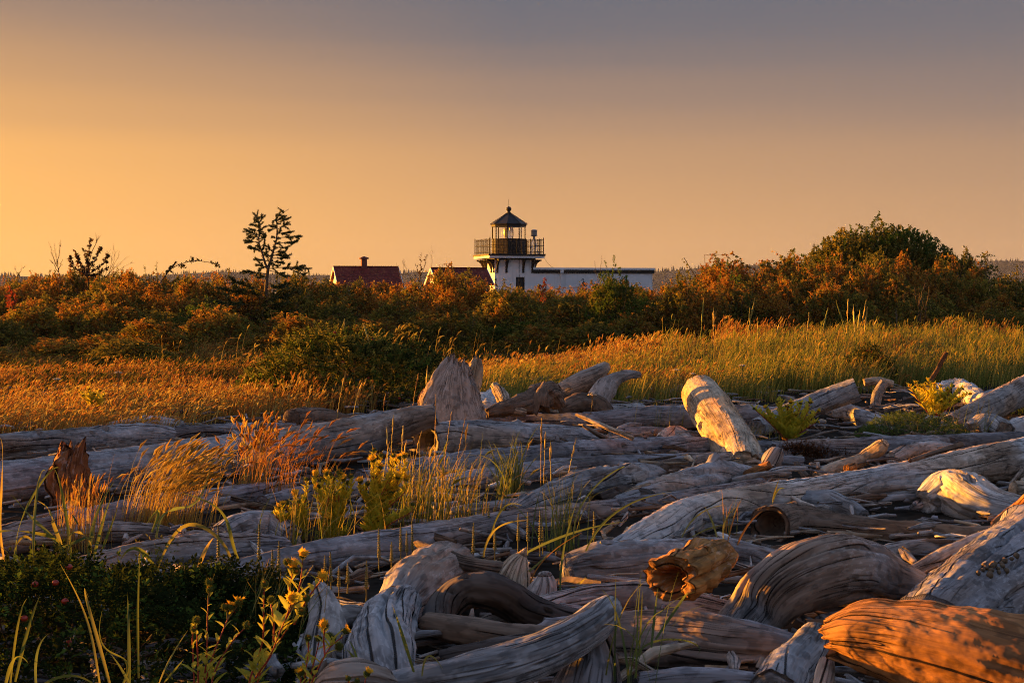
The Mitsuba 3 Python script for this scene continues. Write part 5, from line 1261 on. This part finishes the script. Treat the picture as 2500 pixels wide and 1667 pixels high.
Z1 = lambda pts: [(x / 2.1867, 950 + y / 2.1867) for x, y in pts]       # noqa
broad_blades('loose foreground grass blades along the bottom left edge', [Z1(q) for q in [
    [(600, 1640), (560, 1480), (510, 1300), (475, 1115)], [(692, 1620), (686, 1300), (680, 1080)], [(740, 1540), (735, 1200), (750, 850)], [(830, 1620), (900, 1450), (1003, 1285)], [(50, 1620), (80, 1350), (145, 1115)], [(80, 1560), (130, 1350), (212, 1105)], [(540, 1620), (510, 1430), (470, 1250), (320, 930)],
    [(620, 1640), (680, 1500), (560, 1380), (545, 1180)], [(720, 1640), (640, 1480), (590, 1410)], [(200, 1640), (190, 1480), (265, 1300)], [(880, 1560), (980, 1440)], [(560, 1640), (400, 1530), (290, 1545), (180, 1640)], [(20, 1640), (60, 1470), (150, 1460)]]], 4.9, LIME + SEAG + LIME, 402, width=.013)
broad_blades('crossing long blades in front of the two-lobed root', [[(1010, 1640), (985, 1560), (955, 1470)], [(1030, 1650), (1050, 1600), (1082, 1634)], [(905, 1667), (860, 1600), (840, 1590)], [(860, 1690), (872, 1610), (850, 1560)]], 5.3, LIME, 403, width=.012)
broad_blades('sparse long blades around the pyramid-shaped block', [[(1320, 1560), (1290, 1440), (1420, 1300)], [(1368, 1450), (1372, 1370), (1410, 1220)], [(1240, 1430), (1330, 1360), (1342, 1345)], [(1330, 1480), (1420, 1420), (1412, 1418)], [(1180, 1360), (1190, 1320), (1230, 1280), (1290, 1270)], [(1200, 1300), (1215, 1260), (1275, 1234)],
    [(1430, 1345), (1480, 1270), (1640, 1200)], [(1400, 1330), (1450, 1190), (1500, 1150), (1508, 1145)], [(1250, 1370), (1400, 1300), (1530, 1272)]], 7.6, LIME + SEAG + COPPER[:1], 404, width=.014)
broad_blades('two bent blades standing in front of the brown smooth log', [[(1560, 1600), (1566, 1500), (1568, 1440)], [(1590, 1580), (1600, 1480), (1606, 1435)], [(1600, 1560), (1640, 1500), (1680, 1446)], [(1555, 1610), (1570, 1580), (1640, 1560), (1700, 1600)]], 5.7, LIME + SEAG, 405, width=.011)
broad_blades('thin bright blades below the long pale log left of the bent trunk', [[(1770, 1330), (1768, 1280), (1800, 1235)], [(1776, 1328), (1790, 1270), (1812, 1215)], [(1800, 1330), (1820, 1290), (1862, 1246)], [(1664, 1312), (1690, 1270), (1770, 1232)], [(1750, 1310), (1738, 1270), (1720, 1236)], [(1690, 1310), (1730, 1290), (1800, 1280)], [(1886, 1230), (1892, 1200), (1902, 1168)], [(1888, 1222), (1900, 1196), (1916, 1192)]], 8.6, LIME + LIME + COPPER[:1], 406, width=.012)

# ---------------------------------------------------------------- small knobbly weed spikes along the diagonal log
rk = np.random.default_rng(61)
sp_mb = MB()
for i in range(11):
    z = i / 10
    for q in range(5):
        a = q * 2 * np.pi / 5 + i * .7
        o = trimesh.creation.icosphere(0, .0062 * (1.15 - .5 * z)); o.vertices += [math.cos(a) * .0065 * (1.1 - .5 * z), math.sin(a) * .0065 * (1.1 - .5 * z), .03 + .14 * z]
        sp_mb.mesh(o, np.array([.15, .13, .035]) * rk.uniform(.7, 1.3))
sp_mb.add(*tube([[0, 0, -.06], [0, 0, .20]], [.005, .003], 5), [.09, .08, .03])
spike = sp_mb.ply('coloured')
Z7 = lambda x, y: (700 + x / 2.352, 1150 + y / 2.352)                     # noqa
SPIKES = sorted([(530, 520, 8.1), (602, 530, 8.1), (655, 480, 8.3), (690, 480, 8.3), (722, 470, 8.3), (1072, 490, 8.2), (1130, 320, 9.4), (1160, 310, 9.4), (1195, 470, 8.2), (1330, 420, 8.3), (1385, 425, 8.3), (1455, 430, 8.3), (1470, 440, 8.3), (1765, 410, 8.4), (222, 640, 7.3), (254, 660, 7.3), (300, 680, 7.3), (350, 660, 7.3), (457, 690, 7.2), (-45, 610, 7.4), (-80, 600, 7.4), (-160, 520, 7.7), (-390, 520, 7.7)])
ORD = 'first second third fourth fifth sixth seventh eighth ninth tenth eleventh twelfth thirteenth fourteenth fifteenth sixteenth seventeenth eighteenth nineteenth twentieth twenty-first twenty-second twenty-third'.split()
for i, (x, y, D) in enumerate(SPIKES):
    k = thing('weed_spike', f'{ORD[i]} knobbly weed spike from the left along the long diagonal log', 'weed', 'weed spikes along the diagonal log')
    scene[k] = dict(spike, to_world=T().translate(P(*Z7(x, y), D).tolist()).rotate([1, 0, 0], rk.uniform(-8, 8)).scale([.85, .85, rk.uniform(.6, 1.05)]))

# ---------------------------------------------------------------- gumweed: red stems, oblong leaves, yellow heads
def leaf_variant(seed, L=1.0, Wd=.30):
    r = np.random.default_rng(seed)
    t = np.linspace(0, 1, 8)
    w = Wd * np.sin(np.pi * np.clip(t * .93 + .06, 0, 1)) ** .8 * .5 * (1 + .06 * (-1) ** np.arange(8))
    cv = .22 * t ** 2 * r.uniform(.4, 1.3)
    v = np.concatenate([np.stack([t * L, s * w, cv * -1 + np.abs(s) * w * .45], 1) for s in (-1, 0, 1)])
    i = np.arange(7)[:, None]
    f = np.vstack([i + [0, 8, 9, 1], i + [8, 16, 17, 9]])
    c = np.array([.45, .44, .06]) * r.uniform(.85, 1.2) * np.where(np.arange(24)[:, None] // 8 == 1, [1.25, 1.2, 1.3], 1.0)
    return MB().add(v, f, c).ply('leaf', True)


LEAVES = [leaf_variant(i, 1, w) for i, w in enumerate([.30, .34, .26, .38])]


def bloom(seed, open_=True):
    """A flower head of unit size, facing +z: bracts below, a ring of rays and a domed disc."""
    r = np.random.default_rng(seed)
    br, pe = MB(), MB()
    b = trimesh.creation.icosphere(2, .36); b.vertices *= [1, 1, .8]
    br.mesh(b, [.10, .12, .03])
    for i in range(58):
        a, e = i * 2.399, -0.9 + 1.75 * i / 58
        d = np.array([math.cos(a) * math.cos(e), math.sin(a) * math.cos(e), math.sin(e)])
        base = d * [.33, .33, .27]; s = unit(np.cross(d, [0, 0, 1])) * .045
        tip = base + d * .20 + np.array([0, 0, -.06 if e < .3 else .03])
        br.add([base - s, base + s, tip], [[0, 1, 2]], np.array([.14, .16, .035]) * r.uniform(.7, 1.3))
    if open_:
        n = 26
        for i in range(n):
            a = 2 * np.pi * i / n + r.normal(0, .06); rd_ = np.array([math.cos(a), math.sin(a), 0]); s = np.array([-rd_[1], rd_[0], 0])
            sp = r.uniform(.55, 1.0); L = r.uniform(.42, .58)
            b0 = rd_ * .26 + [0, 0, .20]; m = b0 + rd_ * L * .55 * sp + [0, 0, L * .45]; t = b0 + rd_ * L * sp * .95 + [0, 0, L * r.uniform(.5, .9)]
            pe.add([b0 - s * .035, b0 + s * .035, m + s * .065, m - s * .065, t], [[0, 1, 2], [0, 2, 3], [3, 2, 4]], np.array([.80, .46, .03]) * r.uniform(.85, 1.15))
        dc = trimesh.creation.icosphere(2, .29); dc.vertices = dc.vertices * [1, 1, .7] * (1 + .12 * r.normal(0, 1, (len(dc.vertices), 1)).clip(-1, 1)) + [0, 0, .26]
        pe.mesh(dc, [.74, .40, .03])
    else:
        dc = trimesh.creation.icosphere(1, .16); dc.vertices += [0, 0, .26]; pe.mesh(dc, [.40, .20, .03])
    return br.ply('leaf'), pe.ply('leaf')


BLOOMS = [bloom(1), bloom(2), bloom(3)]; BUDS = [bloom(4, False), bloom(5, False)]


def basis(z, roll=0.0):
    z = unit(np.asarray(z, float)); x = unit(np.cross([.3, .9, .1], z)); y = np.cross(z, x)
    c, s = math.cos(roll), math.sin(roll)
    M = np.eye(4); M[:3, 0] = x * c + y * s; M[:3, 1] = -x * s + y * c; M[:3, 2] = z
    return M


def place(M, pos, sc):
    M = M.copy(); M[:3, :3] *= sc; M[:3, 3] = pos
    return T(M)


def gumweed(label, D, stems, heads, size=.024, leaf=.065, seed=1, every=.026, single=True, stem_r=.0042, dens=1):
    """stems: polylines in pixels at distance D; heads: (x, y, open). Leaves follow the stems; each is a part when it shows."""
    r = np.random.default_rng(seed)
    k = thing('gumweed', label, 'flower')
    lf, ends = MB(), []
    for ln in stems:
        dz = np.cumsum(r.normal(0, .035, len(ln)))
        p = np.array([P(x, y, D + dz[i]) for i, (x, y) in enumerate(ln)])
        t = np.concatenate([[0], np.cumsum(np.linalg.norm(np.diff(p, axis=0), axis=1))]); s = np.linspace(0, t[-1], 16)
        q = np.stack([np.interp(s, t, p[:, a]) for a in range(3)], 1)
        q[1:-1] = (q[:-2] + 2 * q[1:-1] + q[2:]) / 4
        part(k, 'stem', MB().add(*tube(q, np.linspace(stem_r, stem_r * .55, 16), 6), np.array([.34, .05, .03]) * r.uniform(.8, 1.2)).ply('coloured', True))
        ends.append((q[-1], unit(q[-1] - q[-3])))
        nl = max(3, int(t[-1] / every)) * dens
        for i in range(nl):
            u = (i + r.random()) / nl; c = np.array([np.interp(u * t[-1], s, q[:, a]) for a in range(3)])
            az = i * 2.4 + r.normal(0, .4); d = unit([math.cos(az), math.sin(az), r.uniform(.6, 1.9)])
            L = leaf * 1.4 * r.uniform(.65, 1.2) * (1.25 - .8 * u)
            M = np.eye(4); x = d; z = unit(np.array([0, 0, 1.0]) - x * x[2]); M[:3, 0], M[:3, 2] = x, z; M[:3, 1] = np.cross(z, x)
            if single:
                part(k, 'leaf', LEAVES[r.integers(0, 4)], place(M, c, L))
            else:
                cc = np.array([(.62, .54, .05), (.50, .47, .05), (.68, .56, .06)][r.integers(0, 3)]) * r.uniform(.8, 1.2)
                lf.add(*leaf_faces(c[None], x[None], z[None], np.array([L]), np.array([L * .46]), cc[None]))
    if lf.v: part(k, 'leaves', lf.ply('leaf'))
    for (x, y, op) in heads:
        e = min(ends, key=lambda e: abs(e[0][0] / e[0][1] * F + 1250 - x) + abs(HZ - (e[0][2] - H) / e[0][1] * F - y))
        pos = P(x, y, e[0][1]); z = unit(e[1] + r.normal(0, .28, 3) + [0, -.25, 0])
        if np.linalg.norm(pos - e[0]) > size * .7:                  # a short stalk up to the head
            part(k, 'stem', MB().add(*tube([e[0] - e[1] * .02, (e[0] + pos) / 2 + [0, .005, -.005], pos - z * size * .25], stem_r * .6, 5), [.16, .11, .03]).ply('coloured', True))
        a, b = (BLOOMS if op else BUDS)[r.integers(0, 3 if op else 2)]
        M = place(basis(z, r.uniform(0, 6)), pos, size * (1.0 if op else .92) * r.uniform(.88, 1.12))
        h = part(k, 'flower_head', b, M); part(h, 'bracts', a, M)


Z2 = lambda *pts: [(400 + x / 4.652, 1330 + y / 4.652) for x, y in pts]   # noqa


def hd(*pts): return [(400 + x / 4.652, 1330 + y / 4.652, o) for x, y, o in pts]


gumweed('left one of the tall yellow gumweeds, with a double bloom and a tall bud', 5.2, [
    Z2((400, 2300), (450, 1560), (490, 1300), (490, 1000), (502, 600)), Z2((420, 2300), (480, 1500), (590, 1150), (680, 950), (745, 790)), Z2((390, 2300), (340, 1450), (325, 1100), (320, 980), (360, 890)),
    Z2((430, 2300), (560, 1450), (700, 1200), (800, 1060), (910, 950)), Z2((410, 2300), (390, 1500), (385, 1250), (375, 1000))],
    hd((520, 500, 0), (515, 420, 0), (760, 700, 1), (850, 650, 1), (370, 850, 0), (340, 950, 0), (940, 905, 0), (690, 700, 0)), size=.038, leaf=.060, seed=71)
gumweed('tallest yellow gumweed in the middle of the bottom left flowers', 5.3, [
    Z2((980, 2300), (950, 1560), (1100, 1200), (1140, 1000), (1130, 700), (1142, 500)), Z2((1000, 2300), (1000, 1560), (1220, 1250), (1290, 1050), (1380, 850), (1445, 660)), Z2((1290, 1050), (1420, 750), (1430, 450), (1468, 300)),
    Z2((1250, 1100), (1250, 900), (1230, 750), (1215, 660)), Z2((1380, 850), (1500, 620), (1560, 400), (1572, 200)), Z2((1480, 900), (1600, 650), (1720, 480), (1790, 400)), Z2((1000, 2300), (1060, 1500), (1180, 1320), (1330, 1050), (1400, 960))],
    hd((1145, 440, 0), (1440, 600, 1), (1470, 235, 1), (1400, 190, 0), (1575, 115, 1), (1215, 620, 0), (1802, 365, 1), (1620, 600, 0), (1560, 750, 0), (1500, 290, 0)), size=.038, leaf=.062, seed=72)
gumweed('right one of the tall yellow gumweeds, against the pale ridged root', 5.25, [
    Z2((1560, 2300), (1680, 1530), (1830, 1250), (1880, 1150), (2030, 1040)), Z2((1830, 1250), (1815, 1100), (1825, 960)), Z2((1540, 2300), (1610, 1400), (1650, 1200), (1640, 1060)), Z2((1880, 1150), (1925, 1075)), Z2((1500, 2300), (1530, 1700), (1560, 1500)), Z2((1540, 2300), (1660, 1500), (1740, 1200), (1770, 1060))],
    hd((2060, 975, 1), (1830, 910, 1), (1640, 1050, 0), (1920, 1060, 0), (1560, 1450, 1), (1760, 1060, 0), (1880, 1030, 0), (1990, 1150, 0)), size=.038, leaf=.054, seed=73)
gumweed('small gumweed bloom at the foot of the two-lobed root', 5.0, [[(880, 1800), (884, 1700), (893, 1655)], [(884, 1780), (860, 1690), (850, 1660)]], [(897, 1642, 1), (850, 1655, 0), (872, 1660, 0)], size=.030, leaf=.05, seed=74)
Z3 = lambda *pts: [(640 + x / 3.92, 1080 + y / 3.92) for x, y in pts]     # noqa


def bush_stems(base, tips, r, n_extra=6):
    out = []
    for (x, y) in tips:
        bx = base[0] + r.normal(0, 35)
        out.append(Z3((bx, base[1]), (bx + (x - bx) * .35 + r.normal(0, 25), base[1] + (y - base[1]) * .45), (x + r.normal(0, 18), y + (base[1] - y) * .2), (x, y + 25)))
    return out


rb = np.random.default_rng(66)
A = [(320, 490, 1), (150, 620, 1), (240, 575, 0), (110, 675, 0), (420, 350, 0), (200, 600, 0), (350, 560, 0), (410, 540, 0)]
B = [(512, 300, 1), (745, 310, 1), (780, 350, 1), (625, 710, 1), (650, 300, 0), (620, 300, 0), (850, 320, 0), (740, 275, 0), (570, 350, 0), (680, 340, 0), (690, 480, 0), (820, 380, 0), (540, 420, 0), (760, 430, 0)]
C = [(1070, 320, 1), (1275, 185, 1), (1255, 120, 0), (1072, 72, 0), (1360, 130, 0), (1145, 540, 1), (1380, 340, 0), (1010, 390, 0), (1140, 120, 0), (1060, 165, 0), (1310, 150, 0), (1230, 210, 0), (1130, 240, 0), (1200, 330, 0), (1300, 330, 0), (1040, 470, 0), (1180, 440, 0), (1440, 590, 0), (1240, 470, 0), (940, 370, 0), (1010, 560, 0)]
for lab, base, hs, sd in (('left part of the mid-ground yellow gumweed cluster, lowest blooms', (330, 960), A, 81), ('middle gumweed of the mid-ground cluster with three close blooms', (680, 990), B, 82), ('right gumweed of the mid-ground cluster, tallest with many green buds', (1080, 950), C, 83)):
    gumweed(lab, 9.5, bush_stems(base, [(x, y) for x, y, o in hs], rb), [(640 + x / 3.92, 1080 + y / 3.92, o or int(rb.random() < .35)) for x, y, o in hs], size=.046, leaf=.075, seed=sd, single=False, every=.018, stem_r=.005, dens=2)
Z6 = lambda x, y: (1600 + x / 2.6133, 850 + y / 2.6133)                    # noqa


def far_weed(label, base, tips, D, seed, op=.5, **kw):
    r = np.random.default_rng(seed)
    st = []
    for t in tips:
        b = (base[0] + r.normal(0, 18), base[1])
        st.append([Z6(*b), Z6(b[0] + (t[0] - b[0]) * .5 + r.normal(0, 8), (b[1] + t[1]) / 2), Z6(*t)])
    gumweed(label, D, st, [(*Z6(x + r.normal(0, 6), y), int(r.random() < op)) for x, y in tips for _ in range(2)], single=False, seed=seed, **kw)


far_weed('bright yellow-green gumweed in front of the slanting sawn log', (850, 600), [(630, 385), (700, 375), (720, 440), (780, 340), (800, 335), (840, 370), (870, 345), (930, 350), (990, 345), (1040, 400), (1000, 450), (960, 400), (900, 420), (850, 450), (1030, 470), (920, 480)], 15.2, 91, size=.035, leaf=.11, every=.04, dens=3, stem_r=.007)
far_weed('yellow-green weeds in front of the bleached root tangle at right', (1800, 430), [(1620, 240), (1660, 220), (1700, 240), (1740, 200), (1780, 230), (1820, 240), (1860, 260), (1900, 240), (1960, 260), (2000, 290), (1680, 300), (1760, 300), (1880, 330), (1940, 340)], 17.0, 92, size=.035, leaf=.10, every=.035, dens=3, stem_r=.007, op=.3)
far_weed('yellow weeds in the golden grass above the pale rounded log end', (-3600, 380), [(-3680, 280), (-3650, 300), (-3620, 260), (-3580, 290), (-3550, 270), (-3520, 300), (-3600, 320)], 17.6, 93, size=.035, leaf=.09, every=.04, dens=3, stem_r=.006, op=.5)

# ---------------------------------------------------------------- yarrow
def yarrow(label, x, y, D, base_y, seed, s=.05):
    r = np.random.default_rng(seed); k = thing('yarrow', label, 'flower')
    top, b = P(x, y, D), P(x - 4, base_y, D)
    part(k, 'stem', MB().add(*tube([b, (b + top) / 2 + [.01, 0, 0], top], [.006, .005, .003], 5), [.16, .11, .05]).ply('coloured', True))
    mb = MB()
    for i in range(34):
        a, q = r.uniform(0, 6.28), math.sqrt(r.random())
        o = trimesh.creation.icosphere(0, s * .22 * r.uniform(.7, 1.2)); o.vertices *= [1, 1, .7]
        c = top + [math.cos(a) * q * s, math.sin(a) * q * s, .01 + .02 * (1 - q)]
        mb.mesh(trimesh.Trimesh(o.vertices + c, o.faces), np.array([.42, .34, .22]) * r.uniform(.8, 1.2))
        if i % 3 == 0: mb.add(*tube([top - [0, 0, .05], c], .002, 3), [.16, .11, .05])
    part(k, 'flower_head', mb.ply('coloured'))


for i, (x, y, D, by, lab) in enumerate([(289, 912, 18.5, 1010, 'taller of two pale yarrow heads over the golden grass at left'), (139, 928, 18.5, 1010, 'lower of two pale yarrow heads, at far left in the grass'), (1812, 894, 22, 960, 'flat yarrow head in the field above the tilted log'), (1690, 914, 22, 960, 'yarrow head just left of the tilted log end'),
                                        (1446, 966, 16.8, 1010, 'dry yarrow head beside the curved horn branch'), (570, 1131, 11.5, 1190, 'small pale yarrow before the long thick log'), (606, 1140, 11.4, 1190, 'second small yarrow just right of another before the long log'), (1650, 905, 22.5, 960, 'faint yarrow head in grass above the thin tan log')]):
    yarrow(lab, x, y, D, by, 500 + i, s=.05 if D > 14 else .035)

# parts made of more small pieces than one could pick apart
for key in list(scene):
    if key.count('__') and key.rsplit('__', 1)[1].rstrip('_0123456789') in ('foliage', 'leaves', 'needles', 'crown', 'stems'):
        labels[key] = {'kind': 'stuff'}
